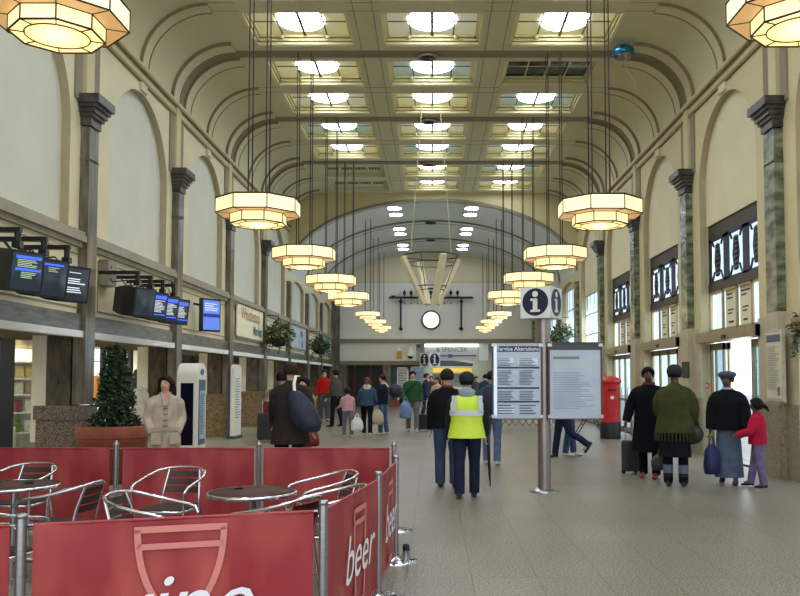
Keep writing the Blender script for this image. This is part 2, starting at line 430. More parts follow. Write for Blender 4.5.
for j in range(3):
    y = YA + B * j
    mb.m = 0; arch_rib(mb, y + (.0 if j == 0 else -.3), y + .3, .05); mb.m = 1; arch_rib(mb, y - (.04 if j == 0 else .33), y - (-.03 if j == 0 else .30), .08); arch_rib(mb, y + .30, y + .33, .07)
struct('ceiling_vault', mb, [mat('vault_paint', (208, 208, 196), .8, var=.02), M_tie])
M_oval = mat('vault_light_lens', (255, 255, 255), .3, var=0, emit=(224, 230, 255), es=24)
ordn = ['nearest', 'second', 'third']
for j in range(3):
    for s, sd in ((-1, 'left'), (1, 'right')):
        for q, yq in enumerate((1.15, 2.45)):
            y = YA + B * j + yq; z = bar_z(1.62)
            t = thing('ceiling_light', 'round white vault downlight, %s side, %s pair from the arch, %s of the pair' % (sd, ordn[j], ['nearer', 'farther'][q]), 'ceiling light', (s * 1.62, y, z), group='round downlights in the barrel vault')
            MB().lathe([(.24, -.03), (.29, -.04), (.31, 0), (.31, .04)], n=20).build('lens', M_oval, t)
            MB().lathe([(.32, -.035), (.35, -.035), (.35, .04), (.32, .04)], n=20, cap=False).build('rim', M_white, t)

# pilasters
def pilaster(idx, s, y, zt=6.2, base=True):
    nm = 'trim_%d' % idx; a, b = (y - .42, y - .06) if s < 0 else (y - .32, y + .10); y = (a + b) / 2; xf = s * 5.57; xb = s * (XW + .05)
    t = bpy.data.objects.new(nm, None); C.objects.link(t); t['kind'] = 'structure'
    z0 = 2.70 if s > 0 else 0.0
    m = MB(); m.box(xf, xb, a, b, max(z0, 1.2) if s < 0 else z0, zt - .5)
    m.box(xf - s * -.0, xb, a - .015, b + .015, zt - 1.05, zt - 1.02)
    m.build('shaft', M_marL if s < 0 else M_marR, t)
    if zt > 6:
        m = MB()
        for zz, zh, o in ((zt - .48, .14, .03), (zt - .34, .06, .07), (zt - .28, .08, .11), (zt - .20, .06, .15), (zt - .14, .14, .20)):
            m.box(xf - s * o, xb, a - o * .8, b + o * .8, zz, zz + zh)
        m.build('capital', M_marD, t)
        m = MB(); m.m = 0; m.box(s * (XW - .07), xb, y - .15, y + .15, zt, 7.62)
        m.m = 1; m.box(s * (XW - .03), xb, y - .46, y - .22, zt - .1, 7.40); m.box(s * (XW - .03), xb, y + .22, y + .46, zt - .1, 7.40)  # grey boxes put the shade of the channels into the colour
        m.m = 0; m.box(s * (XW - .05), xb, y - .66, y - .48, 5.0, 7.42) if False else None
        m.build('upper_strip', [M_fry, M_grey], t)
    if s < 0:
        m = MB(); m.box(s * 5.56, s * 6.32, a - .04, b + .04, 0, .96); m.box(s * 5.53, s * 6.35, a - .07, b + .07, .96, 1.18)
        m.build('plinth', M_gran if y < 16 else M_granb, t)
        m = MB(); m.box(s * 5.80, s * 6.18, a + .0, b, 1.18, 2.30); m.build('pier', M_marP, t)
        m = MB(); m.box(s * 6.19, s * 6.42, a, b, .6, 2.30); m.build('post', M_wpost, t)
    else:
        m = MB(); m.box(xf, xb, a, b, 1.2, 2.70); m.build('lower_shaft', M_stone, t)
        m = MB(); m.box(xf - s * .02, xb, a - .02, b + .02, 0, 1.2); m.build('plinth', M_dado, t)
idx = 20
for n in range(-2, 8):
    y = T0 + B * n
    if n == 7: y = YE - .25
    for s in (-1, 1): pilaster(idx, s, y, 6.2 if n < 4 else 5.9); idx += 1
# small keystone strips between arch and cornice
mb = MB()
for k in range(-3, 4):
    for s in (-1, 1): mb.box(s * (XW - .045), s * XW, bays(k) - .17, bays(k) + .17, 7.24, 7.42)
struct('trim_50', mb, [M_fr])
# dado stone on the right wall piers between openings
mb = MB()
for k in range(-3, 7):
    c = bays(k)
    for a, b in ((c - B / 2, c - ARC_R), (c + ARC_R, c + B / 2)):
        mb.m = 0; mb.box(XW - .03, XW + .001, a, b, 1.2, 2.66); mb.m = 1; mb.box(XW - .045, XW + .001, a, b, 0, 1.2)
struct('trim_51', mb, [M_stone, M_dado])
# frieze panels on the left
mb = MB()
for k in range(-3, 7):
    c = bays(k); x = -XW + .012
    for a, b, e, f in ((c - 1.98, c + 1.98, 3.60, 3.62), (c - 1.98, c + 1.98, 2.74, 2.76), (c - 1.98, c - 1.96, 2.74, 3.62), (c + 1.96, c + 1.98, 2.74, 3.62)):
        mb.box(-XW - .01, x, a, b, e, f)
struct('trim_52', mb, [M_line])

# right wall openings
M_iron = mat('dark_blue_iron', (34, 40, 58), .45, .3, var=.15)
M_lintel = mat('dark_bronze_lintel', (66, 58, 46), .5, .2, var=.1)
M_sign = mat('cream_sign_board', (226, 218, 184), .6, var=.02)
M_ink = mat('dark_ink', (58, 56, 58), .7, var=0)
XO = 5.90
for k in range(-2, 6):
    c = bays(k); a, b = c - ARC_R, c + ARC_R; L = b - a; wn = k + 3
    if k < 3:
        t = bpy.data.objects.new('window_%d' % wn, None); C.objects.link(t); t['kind'] = 'structure'
        m = MB(); m.box(XO, XO + .12, a, b, 4.55, 4.84); m.box(XO - .02, XO + .12, a, b, 3.44, 3.60); m.build('lintel', M_lintel, t)
        for i in range(3):
            p0 = a + L * i / 3; p1 = a + L * (i + 1) / 3; pc = (p0 + p1) / 2; h0, h1 = 3.6, 4.55; m = MB()
            m.box(XO, XO + .02, p0, p0 + .15, h0, h1); m.box(XO, XO + .02, p1 - .15, p1, h0, h1)
            m.box(XO, XO + .02, p0, p1, h1 - .07, h1); m.box(XO, XO + .02, p0, p1, h0, h0 + .05)
            for sg in (-1, 1):
                q_ = [(XO + .01, pc + sg * (.17 + .20 * abs(u / 8) ** 3), (h0 + h1) / 2 + u / 8 * (h1 - h0) / 2 * .98) for u in range(-8, 9)]
                for e1, e2 in zip(q_[:4] + q_[-4:], q_[1:5] + q_[-3:]): m.bar(e1, e2, .012, .04, up=(1, 0, 0))
            for zz in (-.3, -.2, -.1, 0, .1, .2, .3): m.ell((XO + .01, pc, 4.07 + zz), .02, .15, .048, 8, 5)
            m.add([(XO + .01, pc - .13, h0 + .14), (XO + .01, pc + .13, h0 + .14), (XO + .01, pc + .20, 4.07), (XO + .01, pc + .13, h1 - .16), (XO + .01, pc - .13, h1 - .16), (XO + .01, pc - .20, 4.07)], [(0, 1, 2, 3, 4, 5)])
            m.build('grille', M_iron, t)
        m = MB(); m.box(XO + .1, XO + .11, a, b, 2.55, 4.55); m.build('glazing', M_glass, t)
        m = MB()
        for i in range(5): y = a + L * i / 4; m.box(XO, XO + .03, max(a, y - .045), min(b, y + .045), 2.56, 3.44)
        m.box(XO, XO + .1, a, b, 3.38, 3.44); m.box(XO, XO + .1, a, b, 2.54, 2.64); m.build('frame', M_brz, t)
        # door below
        d = bpy.data.objects.new('door_%d' % wn, None); C.objects.link(d); d['kind'] = 'structure'
        m = MB(); m.box(5.62, XO + .02, a - .1, b + .1, 2.36, 2.56); m.m = 1; m.box(5.60, 5.62, c - .15, c + .05, 2.38, 2.46); m.box(5.61, 5.9, a - .1, a - .06, 2.36, 2.56); m.build('door_operator', [M_brz, M_dark], d)
        leaf = [(a, a + L * .25), (a + L * .25 if k else a + L * .25, a + L * .5), (a + L * .5, a + L * .75), (a + L * .75, b)]
        if k == 0: leaf = [(a, a + .86), (a + .1, a + .92), (b - .92, b - .1), (b - .8, b)]
        for i, (p0, p1) in enumerate(leaf):
            xo = XO + (.06 if (k == 0 and i in (1, 2)) else 0)
            m = MB(); w = .07
            m.box(xo, xo + .035, p0, p0 + w, 0, 2.34); m.box(xo, xo + .035, p1 - w, p1, 0, 2.34); m.box(xo, xo + .05, p0, p1, 2.2, 2.34)
            m.box(xo, xo + .05, p0, p1, 0, .14); m.box(xo, xo + .05, p0, p1, .92, 1.0)
            lf = m.build('door_leaf', M_brz, d)
            MB().box(xo + .02, xo + .03, p0 + w, p1 - w, .14, 2.2).build('glazing', M_glass, lf)
            MB().tube([(xo - .03, p0 + .14, .98), (xo - .07, p0 + .14, 1.04), (xo - .07, p0 + .14, 1.3), (xo - .03, p0 + .14, 1.36)], .012, 6).build('handle', M_steel, lf)
        # information boards standing in the transom lights
        for i, nm in ((1, 'nearer'), (2, 'farther')):
            p0 = a + L * i / 4 + .06; p1 = a + L * (i + 1) / 4 - .06
            sg = thing('transom_sign', 'cream lettered board above %s doors, %s one' % (['the doors behind the camera,', 'the doors beside the camera,', 'the open nearest', 'the second', 'the third'][k + 2], nm), 'sign', (XO + .06, (p0 + p1) / 2, 2.64))
            w = p1 - p0
            MB().box(-.01, .01, -w / 2, w / 2, 0, .74).build('board', M_sign, sg)
            m = MB(); u, v = (0, -1, 0), (0, 0, 1)
            m.lines((-.012, w * .4, .70), u, v, w * .7, .16, 2, .4); m.lines((-.012, w * .3, .38), u, v, w * .5, .14, 2, .4); m.lines((-.012, w * .25, .14), u, v, w * .5, .08, 1, .5)
            m.build('lettering', M_ink, sg)
    else:
        zt = 4.75 if k == 3 else 5.4
        t = bpy.data.objects.new('window_%d' % wn, None); C.objects.link(t); t['kind'] = 'structure'
        m = MB()
        for i in range(5): y = a + L * i / 4; m.box(XO, XO + .03, max(a, y - .03), min(b, y + .03), 1.0, zt)
        nr = 5
        for i in range(nr + 1): z = 1.0 + (zt - 1.0) * i / nr; m.box(XO, XO + .03, a, b, max(1.0, z - .03), min(zt, z + .03))
        m.build('frame', M_white, t)
        MB().box(XO + .03, XO + .04, a, b, 1.0, zt).build('glazing', M_glass, t)
        MB().box(XW + .1, XO + .3, a, b, 0, 1.0).build('window_apron', M_stone, t)
mb = MB(); mb.box(XO - .03, XO + .3, bays(6) - ARC_R, bays(6) + ARC_R, 0, 5.7); struct('wall_right_end', mb, [M_fry])
mb = MB(); mb.box(XO - .03, XO + .3, bays(-3) - ARC_R, bays(-3) + ARC_R, 0, 4.9); struct('wall_right_near', mb, [M_fry])

# end wall
def EW(u, v, Y=YE): return P(u, v, Y)
xL, _ = EW(340, 350); 
mb = MB()
zB1 = EW(433, 339)[1]; zB0 = EW(433, 343)[1]; zP0 = EW(433, 361)[1]; zH = EW(433, 365)[1]
def ex(u): return EW(u, 350)[0]
N = 40
for i in range(N):
    x0 = -AE * cos(pi * i / N); x1 = -AE * cos(pi * (i + 1) / N)
    mb.m = 1; mb.add([(x0, YE, 7.05), (x1, YE, 7.05), (x1, YE, max(7.05, bar_z(x1) + .05)), (x0, YE, max(7.05, bar_z(x0) + .05))], [(0, 1, 2, 3)])
mb.m = 0; mb.box(-XW - .3, XW + .6, YE - .02, YE + .3, zB1, 7.05)
mb.m = 2; mb.box(-XW, XW, YE - .012 - .02, YE, 7.04, 7.06)
mb.m = 0; mb.box(-XW, ex(416), YE, YE + .3, zP0, zB0)
mb.m = 0; mb.box(ex(500), XW + .6, YE, YE + .3, 0, zB0)
struct('wall_end', mb, [mat('end_wall_paint', (220, 217, 200), .8, var=.02), M_fr, M_line])
long_trim('trim_53', [(-5.3, XW, YE - .12, YE + .02, zB0, zB1)], [M_tie])
long_trim('trim_54', [(-XW, ex(421), YE - .1, YE + .1, zH, zP0)], [M_tie])
mb = MB(); mb.box(ex(332.5), ex(340), YE - .35, YE, 0, 6.9); struct('trim_55', mb, [M_marL])
# below: stone piers, timber doors, recess
mb = MB(); mb.box(-6.4, ex(347), YE, YE + .4, 0, zP0); mb.box(ex(383), ex(391), YE, YE + .4, 0, zP0)
struct('wall_end_lower', mb, [M_marL])
d = bpy.data.objects.new('door_10', None); C.objects.link(d); d['kind'] = 'structure'
M_dw = mat('dark_red_timber', (92, 44, 28), .5, var=.15)
MB().box(ex(347), ex(383), YE + .5, YE + .55, 0, zP0).build('door_panel', M_black, d)  # black sheet stands in for the darkness inside the door opening
m = MB()
for u0, u1 in ((346.5, 348.5), (353, 355), (369, 371.5), (381, 383)): m.box(ex(u0), ex(u1), YE + .3, YE + .45, 0, zH)
m.build('door_frame', M_dw, d)
mb = MB(); mb.box(ex(391), ex(397), YE + .1, YE + .4, 0, zP0); struct('trim_56', mb, [mat('dark_green_paint', (44, 70, 62), .5)])
mb = MB(); mb.box(ex(397), ex(426), YE + .2, YE + .3, 0, zP0); struct('wall_poster_bay', mb, [mat('navy_panel', (44, 54, 70), .5)])
mb = MB(); mb.box(ex(391), ex(427), YE + .02, YE + .22, 0, EW(400, 408)[1]); struct('trim_57', mb, [M_white])
# ticket hall beyond the opening
YT = 52.0
mb = MB(); mb.m = 0; mb.box(-5.5, 6.5, YT, YT + .2, 0, 3.9); mb.box(ex(500), ex(500) + .3, YE, YT, 0, 3.9); mb.box(ex(426) - .3, ex(426), YE + .3, YT, 0, 3.9)
struct('wall_ticket_hall', mb, [mat('grey_green_panel', (168, 176, 164), .6, var=.1)])
mb = MB(); mb.box(-6, 6.5, YE + .3, YT + .2, 3.75, 3.95); struct('ceiling_ticket_hall', mb, [M_white])
area('ticket_hall_light', (0.6, 49.3, 3.6), (0, 0, 0), 4, 4, 170, (1, .97, .9))

# left arcade: soffit, shop fronts, shop interior
mb = MB(); mb.box(-11, -XW - .25, Y0, 58, 2.75, 2.85); struct('ceiling_arcade', mb, [mat('arcade_ceiling', (196, 184, 150), .8)])
mb = MB(); mb.box(-10.6, -10.5, Y0, 58, 0, 2.8); struct('wall_shop_back', mb, [mat('shop_wall', (190, 176, 140), .7, col2=(120, 96, 66), scale=3)])
mb = MB(); mb.box(-10.6, -5.5, 57.9, 58, 0, 3); struct('wall_arcade_end', mb, [M_fr])
mb = MB(); mb.box(-7.7, -7.55, Y0, 52, 2.32, 2.76); struct('trim_58', mb, [mat('dark_shop_fascia', (70, 62, 52), .5, var=.2, scale=2)])
XF = -7.6
mb = MB()
for y0, y1 in ((9.0, 9.3), (12.2, 12.5), (14.35, 14.85), (18.78, 18.98), (20.5, 20.72), (24.2, 24.6), (27.8, 28.2), (31.5, 31.9), (36, 36.4), (41, 41.4)): mb.box(XF - .03, XF + .03, y0, y1, 0, 2.32)
mb.box(XF - .05, XF + .02, Y0, 46, 0, .12)
struct('window_shopfront', mb, [M_dark])
mb = MB(); mb.box(XF - .03, XF - .02, Y0, 46, .12, 2.32); struct('window_shopfront_glass', mb, [M_glass])
mb = MB(); mb.box(-10.5, XF - .1, 23.5, 23.7, 0, 2.75); mb.box(-10.5, XF - .1, 8.2, 8.4, 0, 2.75); struct('wall_shop_partition', mb, [M_wpost])
M_tube = mat('warm_tube_light', (255, 244, 214), .4, var=0, emit=(255, 232, 180), es=7)
for i, y in enumerate((11.2, 14.6, 17.2, 19.6, 22.4, 26.5, 31, 36)):
    t = thing('tube_light', 'long warm fluorescent tube light over the arcade walk, number %d of the row from the camera' % (i + 1), 'ceiling light', (-6.95, y, 2.70), group='tube lights over the arcade')
    t['label'] = 'long warm fluorescent tube light over the arcade walk, %s of the row from the camera' % ['first', 'second', 'third', 'fourth', 'fifth', 'sixth', 'seventh', 'eighth'][i]
    MB().box(-.55, .55, -.07, .07, -.03, .04).build('housing', M_white, t); MB().tube([(-.5, 0, -.05), (.5, 0, -.05)], .025, 8).build('tube', M_tube, t)
for y in (12, 16.4, 20.8, 27): area('shop_lighting', (-8.8, y, 2.7), (0, 0, 0), 1.5, 3, 260, (1, .86, .66))
# ================================================================ LANTERNS
M_lface = mat('lantern_side_glass', (250, 236, 190), .4, var=0, emit=(255, 232, 168), es=LANTERN)
M_lsoff = mat('lantern_soffit_glass', (214, 176, 122), .4, var=0, emit=(220, 172, 108), es=LANTERN * .55)
M_ldisc = mat('lantern_bowl_glass', (255, 232, 160), .4, var=0, emit=(255, 226, 146), es=LANTERN)
M_lead = mat('dark_bronze_came', (52, 34, 34), .45, .4, var=0)
def oct_(r, z, n=8): return [V((r * sin(pi / 8 + k * pi / 4), -r * cos(pi / 8 + k * pi / 4), z)) for k in range(8)]
def lantern(label, x, y, zb, W, ztop, grp):
    """two-tier octagonal lantern; W = width over the outer tier, zb = underside"""
    t = thing('octagonal_lantern', label, 'hanging lantern', (x, y, zb), group=grp)
    Ro = W / 2 / cos(pi / 8); s = W / 1.38; Ri = Ro * .665; rd = Ri * .68
    z1 = .15 * s; z2 = z1 + .02 * s; z3 = z2 + .25 * s
    def faces(r, a, b):
        m = MB(); A, Bq = oct_(r, a), oct_(r, b)
        for k in range(8): m.add([A[k], A[(k + 1) % 8], Bq[(k + 1) % 8], Bq[k]], [(0, 1, 2, 3)])
        return m
    faces(Ro, z2, z3).build('outer_glass', M_lface, t)
    faces(Ri, .0, z2).build('inner_glass', M_lface, t)
    m = MB(); A, Bq = oct_(Ro, z2), oct_(Ri, z2)
    for k in range(8): m.add([A[k], A[(k + 1) % 8], Bq[(k + 1) % 8], Bq[k]], [(0, 1, 2, 3)])
    m.build('soffit_glass', M_lsoff, t)
    m = MB(); A = oct_(Ri, 0.004); Bq = oct_(rd, .004)
    for k in range(8): m.add([A[k], A[(k + 1) % 8], Bq[(k + 1) % 8], Bq[k]], [(0, 1, 2, 3)])
    m.build('inner_soffit_glass', M_ldisc, t)
    MB().lathe([(.001, -.045 * s), (rd * .5, -.035 * s), (rd * .85, -.01 * s), (rd * .96, .01 * s)], n=32).build('glass_bowl', M_ldisc, t)
    m = MB(); w = .0105 * s
    def ring(r, z, ww=w): m.tube(oct_(r, z), ww, 6, closed=True)
    ring(Ro, z3, w * 1.5); ring(Ro, z2, w * 1.1); ring(Ri, z2, w); ring(Ri, .0, w * 1.2)
    for k in range(8):
        m.tube([oct_(Ro, z2)[k], oct_(Ro, z3)[k]], w, 6); m.tube([oct_(Ri, 0)[k], oct_(Ri, z2)[k]], w * .9, 6)
        m.tube([oct_(Ro, z2)[k], oct_(Ri, z2)[k]], w * .7, 6); m.tube([oct_(Ri, 0)[k], oct_(rd, 0)[k]], w * .7, 6)
    m.tube([(rd * sin(2 * pi * k / 32), rd * cos(2 * pi * k / 32), 0) for k in range(32)], w * .8, 6, closed=True)
    m.build('bronze_frame', M_lead, t)
    m = MB(); m.lathe([(Ro * .97, z3 - .01), (Ro * .3, z3 + .05)], n=8, rot=pi / 8); m.build('top_plate', M_lead, t)
    L = ztop - zb
    for sx, sy in ((-1, -1), (1, -1), (-1, 1), (1, 1)):
        MB().tube([(sx * .155 * s, sy * .155 * s, z3 + .02), (sx * .155 * s, sy * .155 * s, L)], .012 * s, 6).build('rod', M_lead, t)
    l = bpy.data.lights.new('lantern_bulb', 'POINT'); l.energy = 10 * s; l.color = (1, .82, .55); l.shadow_soft_size = .2
    lo = bpy.data.objects.new('lantern_bulb', l); C.objects.link(lo); lo.parent = t; lo.location = (0, 0, -.25)
ordl = ['first', 'second', 'third', 'fourth']
for s, sd in ((-1, 'left'), (1, 'right')):
    for i, (u, v, w) in enumerate(((258.5, 228, 1.30), (304, 269, 1.33), (331, 292, 1.33), (348.5, 306, 1.33)) if s < 0 else ((599.7, 229, 1.30), (555, 269, 1.33), (528.5, 290, 1.33), (508, 305, 1.33))):
        y = T0 + B * i; x, z = P(u, v, y + .3); x, _ = P(u, v, y)
        lantern('large glowing octagonal lantern, %s whole one in the %s row' % (ordl[i], sd), x, y, z, w, ZC, '%s row of octagonal lanterns' % sd)
    for i, y in enumerate((34.6, 39.3, 44.0)):
        x = s * 2.78 + .02; lantern('small octagonal lantern under the barrel vault, %s of the %s row' % (ordl[i], sd), x, y, 4.10, 1.0, bar_z(abs(x)), 'small lanterns under the barrel vault')
x, z = P(57.5, 49.5, 6.5); lantern('octagonal lantern cut by the top left picture edge, round bowl underside', P(57.5, 40, 6.25)[0], 6.25, z, .965, ZC, 'near octagonal lanterns')
x, z = P(799.5, 43, 6.4); lantern('octagonal lantern cut by the top right picture edge, round bowl underside', P(799.5, 35, 6.15)[0], 6.15, z, .965, ZC, 'near octagonal lanterns')

# V-shaped hanging light of four cream fins
t = thing('finned_chandelier', 'cream V-shaped chandelier of four slanting fins hanging in the centre of the hall', 'chandelier', (P(431, 300, 21.5)[0], 21.5, P(431, 304, 21.5)[1]))
M_fin = mat('cream_fin_paint', (226, 214, 176), .5, var=.03)
H1 = 1.22; RT, RB = .80, .20
for k in range(4):
    a = radians(24 + 90 * k); m = MB(); d = V((cos(a), sin(a), 0)); n = V((-sin(a), cos(a), 0))
    m.bar(d * RB, d * RT + V((0, 0, H1)), .10, .16, up=n); m.build('fin', M_fin, t)
m = MB()
def ringo(r, z, w=.012): m.tube([(r * cos(radians(24 + 45 * k)), r * sin(radians(24 + 45 * k)), z) for k in range(8)], w, 6, closed=True)
ringo(.76, H1 + .05, .016); ringo(.66, H1 - .16); ringo(.42, .46, .016); ringo(.36, .36)
for k in range(8):
    a = radians(24 + 45 * k); m.tube([(.74 * cos(a), .74 * sin(a), H1 + .05), (.4 * cos(a), .4 * sin(a), .4)], .010, 6)
m.build('metal_frame', M_dark, t)
M_cable = mat('pale_cable', (190, 176, 130), .5, var=0)
zc = ZC - t.location.z
for sx in (-1, 1): MB().tube([(sx * .54, 0, H1 + .05), (sx * .24, .2, zc)], .012, 6).build('cable', M_cable, t)

# ceiling roses / detectors on the grey bands, balloon
for n, w in ((1, .19), (2, .19), (3, .2)):
    t = thing('ceiling_grille', 'dark oval ceiling grille centred on the %s grey ceiling band from the camera' % ['nearest visible', 'second', 'third'][n - 1], 'ceiling grille', (-.12, T0 + B * n, ZC - .07))
    MB().lathe([(w, 0), (w * 1.25, -.02), (w * 1.25, -.03), (w * .9, -.04), (.01, -.04)], n=24).build('rim', M_corn, t)
    MB().lathe([(.01, -.05), (w * .85, -.048), (w * .9, -.03)], n=24).build('mesh_disc', M_dark, t)
for j in (1, 2):
    t = thing('ceiling_grille', 'small dark grille at the crown of the %s vault rib' % ['', 'nearer', 'farther'][j], 'ceiling grille', (-.1, YA + B * j, SPR + BE - .12))
    MB().lathe([(.01, 0), (.24, 0), (.24, .05)], n=20).build('disc', M_dark, t)
bx, bz = P(623, 50, 17.6)
t = thing('foil_balloon', 'blue and silver foil balloon floating against the ceiling on a thin string', 'balloon', (bx, 17.6, ZC - .40))
m = MB(); m.ell((0, 0, .17), .25, .25, .16, 20, 12); o_ = m.build('balloon', mat('blue_foil', (70, 150, 186), .2, .7, col2=(30, 66, 96), scale=9), t)
m = MB(); m.ell((0, -.03, .115), .19, .19, .115, 16, 8); m.build('silver_underside', mat('silver_foil', (190, 180, 168), .3, .6, col2=(90, 84, 80), scale=22), t)
MB().tube([(.0, 0, .02), (.06, 0, -.2), (.26, 0, -.5), (.28, 0, -1.5)], .005, 5).build('string', M_cable, t)

# ================================================================ END WALL FITTINGS
YW = YE - .04
cx, cz = P(431, 320, YW)
t = thing('wall_clock', 'round white wall clock with dark rim on the end wall', 'clock', (cx, YW, cz))
MB().lathe([(.0, .0), (.47, .0)], n=32) 
def disc(m, r, y0, y1, n=36, c=(0, 0)):
    a = [V((c[0] + r * cos(2 * pi * k / n), y0, c[1] + r * sin(2 * pi * k / n))) for k in range(n)]; b = [V((p.x, y1, p.z)) for p in a]
    m.rings([a, b], True, False)
m = MB(); disc(m, .55, -.06, .0); m.build('rim', mat('navy_rim', (30, 30, 56), .4, var=0), t)
m = MB(); disc(m, .46, -.08, -.055); m.build('clock_face', mat('clock_face_lit', (255, 252, 236), .4, var=0, emit=(255, 250, 230), es=.6), t)
m = MB(); m.bar((0, -.09, 0), (.0, -.09, .17), .022, .01); m.bar((0, -.09, 0), (-.12, -.09, .04), .022, .01)
for k in range(12):
    a = k * pi / 6; m.bar((.36 * sin(a), -.085, .36 * cos(a)), (.42 * sin(a), -.085, .42 * cos(a)), .015, .01)
m.build('hands_and_marks', mat('pale_gold_marks', (170, 156, 110), .5, var=0), t)
t = thing('spear_rail', 'dark iron rail with spear finials mounted on the end wall above the clock', 'iron rail', (cx, YW - .2, P(431, 298, YW)[1]))
M_ir = mat('blue_black_iron', (24, 26, 50), .45, .3, var=0)
w1 = 84 / F * YW / 2
m = MB(); m.box(-w1, w1, -.05, .05, -.06, .06); m.box(-w1 * .95, -w1 * .85, -.05, .05, .06, .12); m.build('bar', M_ir, t)
for k in range(9):
    x = -.0 + (k - 4) * 6.63 / F * YW
    m = MB(); m.lathe([(.02, .05), (.03, .14), (.10, .26), (.08, .33), (.0, .46)], (x, 0, 0), 8); m.ell((x, 0, -.33), .04, .04, .04, 8, 5); m.tube([(x, 0, -.3), (x, 0, -.06)], .008, 5); m.build('finial', M_ir, t)
for sx in (-1, 1):
    x = sx * 30.2 / F * YW; z2 = P(431, 329, YW)[1] - t.location.z
    m = MB(); m.tube([(x, 0, -.06), (x, 0, z2)], .05, 8); m.ell((x, 0, z2), .12, .12, .1, 10, 6); m.ell((x, 0, -.22), .12, .12, .08, 10, 6); m.bar((x, 0, z2 + .1), (x, .2, z2 + .1), .05); m.build('stanchion', M_ir, t)
# posters, signs on the end wall
def flat_sign(name, label, cat, u0, v0, u1, v1, Y, mats, content=None, th=.04, group=None):
    x0, z1 = P(u0, v0, Y); x1, z0 = P(u1, v1, Y)
    t = thing(name, label, cat, ((x0 + x1) / 2, Y, z0), group=group); w, h = x1 - x0, z1 - z0
    MB().box(-w / 2, w / 2, 0, th, 0, h).build('panel', mats[0], t)
    if content: content(t, w, h)
    return t
M_poster = mat('pale_poster', (206, 200, 184), .5, var=.08, scale=6)
M_pblue = mat('pale_blue_poster', (176, 192, 206), .5, var=.12, scale=5)
M_frm = mat('white_frame', (232, 228, 214), .5, var=0)
U, VV = (1, 0, 0), (0, 0, 1)
def framed(n):
    def f(t, w, h):
        m = MB(); b = .09
        m.box(-w / 2, w / 2, -.03, 0, 0, b); m.box(-w / 2, w / 2, -.03, 0, h - b, h); m.box(-w / 2, -w / 2 + b, -.03, 0, 0, h); m.box(w / 2 - b, w / 2, -.03, 0, 0, h)
        m.build('frame', M_frm, t)
        m = MB(); m.lines((-w * .35, -.004, h * .85), U, VV, w * .7, h * .6, n, .3); m.build('print', mat('grey_print', (120, 124, 128), .6, var=0), t)
    return f
flat_sign('framed_poster', 'white framed poster beside the timber doors on the end wall', 'poster', 396.5, 367, 408.5, 400, YE + .15, [M_poster], framed(8))
flat_sign('framed_poster', 'pale blue poster behind the man in the green jumper', 'poster', 410.5, 366.5, 425.5, 400, YE + .15, [M_pblue], framed(9))
flat_sign('bench_panel', 'orange-brown panel under the white framed poster', 'panel', 391, 400, 427, 408, YE + .0, [mat('orange_brown_panel', (150, 74, 48), .5)])
def ms(t, w, h):
    MB().box(-w / 2, w / 2, -.16, 0, h - .18, h - .04).build('light_trough', mat('lit_sign_trough', (255, 255, 255), .4, var=0, emit=(255, 255, 250), es=1.6), t)
    m = MB(); m.text('& SPENCER', (-w / 2 + .65, -.01, h * .52), U, VV, .36, align='LEFT'); m.lines((-w / 2 + .7, -.01, .34), U, VV, w * .75, .14, 1, .6); m.build('lettering', mat('grey_sign_letters', (96, 104, 112), .6, var=0), t)
    MB().box(-w / 2 + 1.35, -w / 2 + 1.55, -.02, 0, .16, .36).build('pictogram', mat('blue_pictogram', (60, 90, 170), .5, var=0), t)
flat_sign('shop_sign', 'wide pale grey sign lit from above reading & SPENCER on the end wall', 'shop sign', 424.5, 343.5, 478.5, 360.5, YE + .06, [mat('pale_grey_sign', (206, 210, 210), .5, var=.03)], ms, .1)
flat_sign('wall_panel', 'plain white panel right of the grey shop sign', 'panel', 479, 343.5, 488.5, 360.5, YE + .04, [M_white], None, .1)
flat_sign('small_notice', 'small orange and white notice on the cream band of the end wall', 'notice', 396.5, 351, 402, 358.5, YE - .03, [mat('orange_notice', (214, 160, 70), .5, var=.1)], lambda t, w, h: MB().prism([(-w / 2, 0), (w / 2, 0), (0, .22)], (0, -.02, h), U, VV, -.02).build('white_top', M_white, t))
cxx, czz = P(410.5, 358, YE - .5)
t = thing('dome_camera', 'white domed security camera on a bracket at the end wall', 'security camera', (cxx, YE - .5, czz))
m = MB(); m.lathe([(.05, .62), (.08, .5), (.2, .3), (.2, .1)], n=16); m.box(-.03, .03, 0, .5, .5, .56); m.build('housing', M_frm, t); m = MB(); m.ell((0, 0, .1), .17, .17, .15, 14, 8); m.build('dome', M_dark, t)
# far information cube
def info_cube(label, x, y, z, s, rz, postz=None, legs=True):
    t = thing('information_cube', label, 'information sign', (x, y, z), rz)
    h = s / 2; MB().box(-h, h, -h, h, 0, s * .98).build('cube_body', mat('white_cube_face', (226, 226, 220), .5, var=0), t)
    m = MB(); m2 = MB()
    for k in range(4):
        q = Matrix.Rotation(k * pi / 2, 3, 'Z'); a = MB(); disc(a, s * .43, -h - .004, -h, 32, (0, h)); m.add([q @ V(p) for p in a.v], a.f)
        b = MB(); disc(b, s * .095, -h - .008, -h, 20, (0, h + s * .25))
        for x0, x1, z0, z1 in ((-.075, .075, -.27, .10), (-.16, .075, .04, .11), (-.16, .16, -.31, -.24)):
            b.box(x0 * s, x1 * s, -h - .008, -h, h + z0 * s, h + z1 * s)
        m2.add([q @ V(p) for p in b.v], b.f)
    m.build('blue_disc', mat('navy_disc', (24, 26, 58), .5, var=0), t); m2.build('lettering', M_frm, t)
    return t
x, z = P(430, 367, 44.5); info_cube('small distant white cube with dark letter i signs in front of the end wall', x, 44.5, z, .78, radians(40))
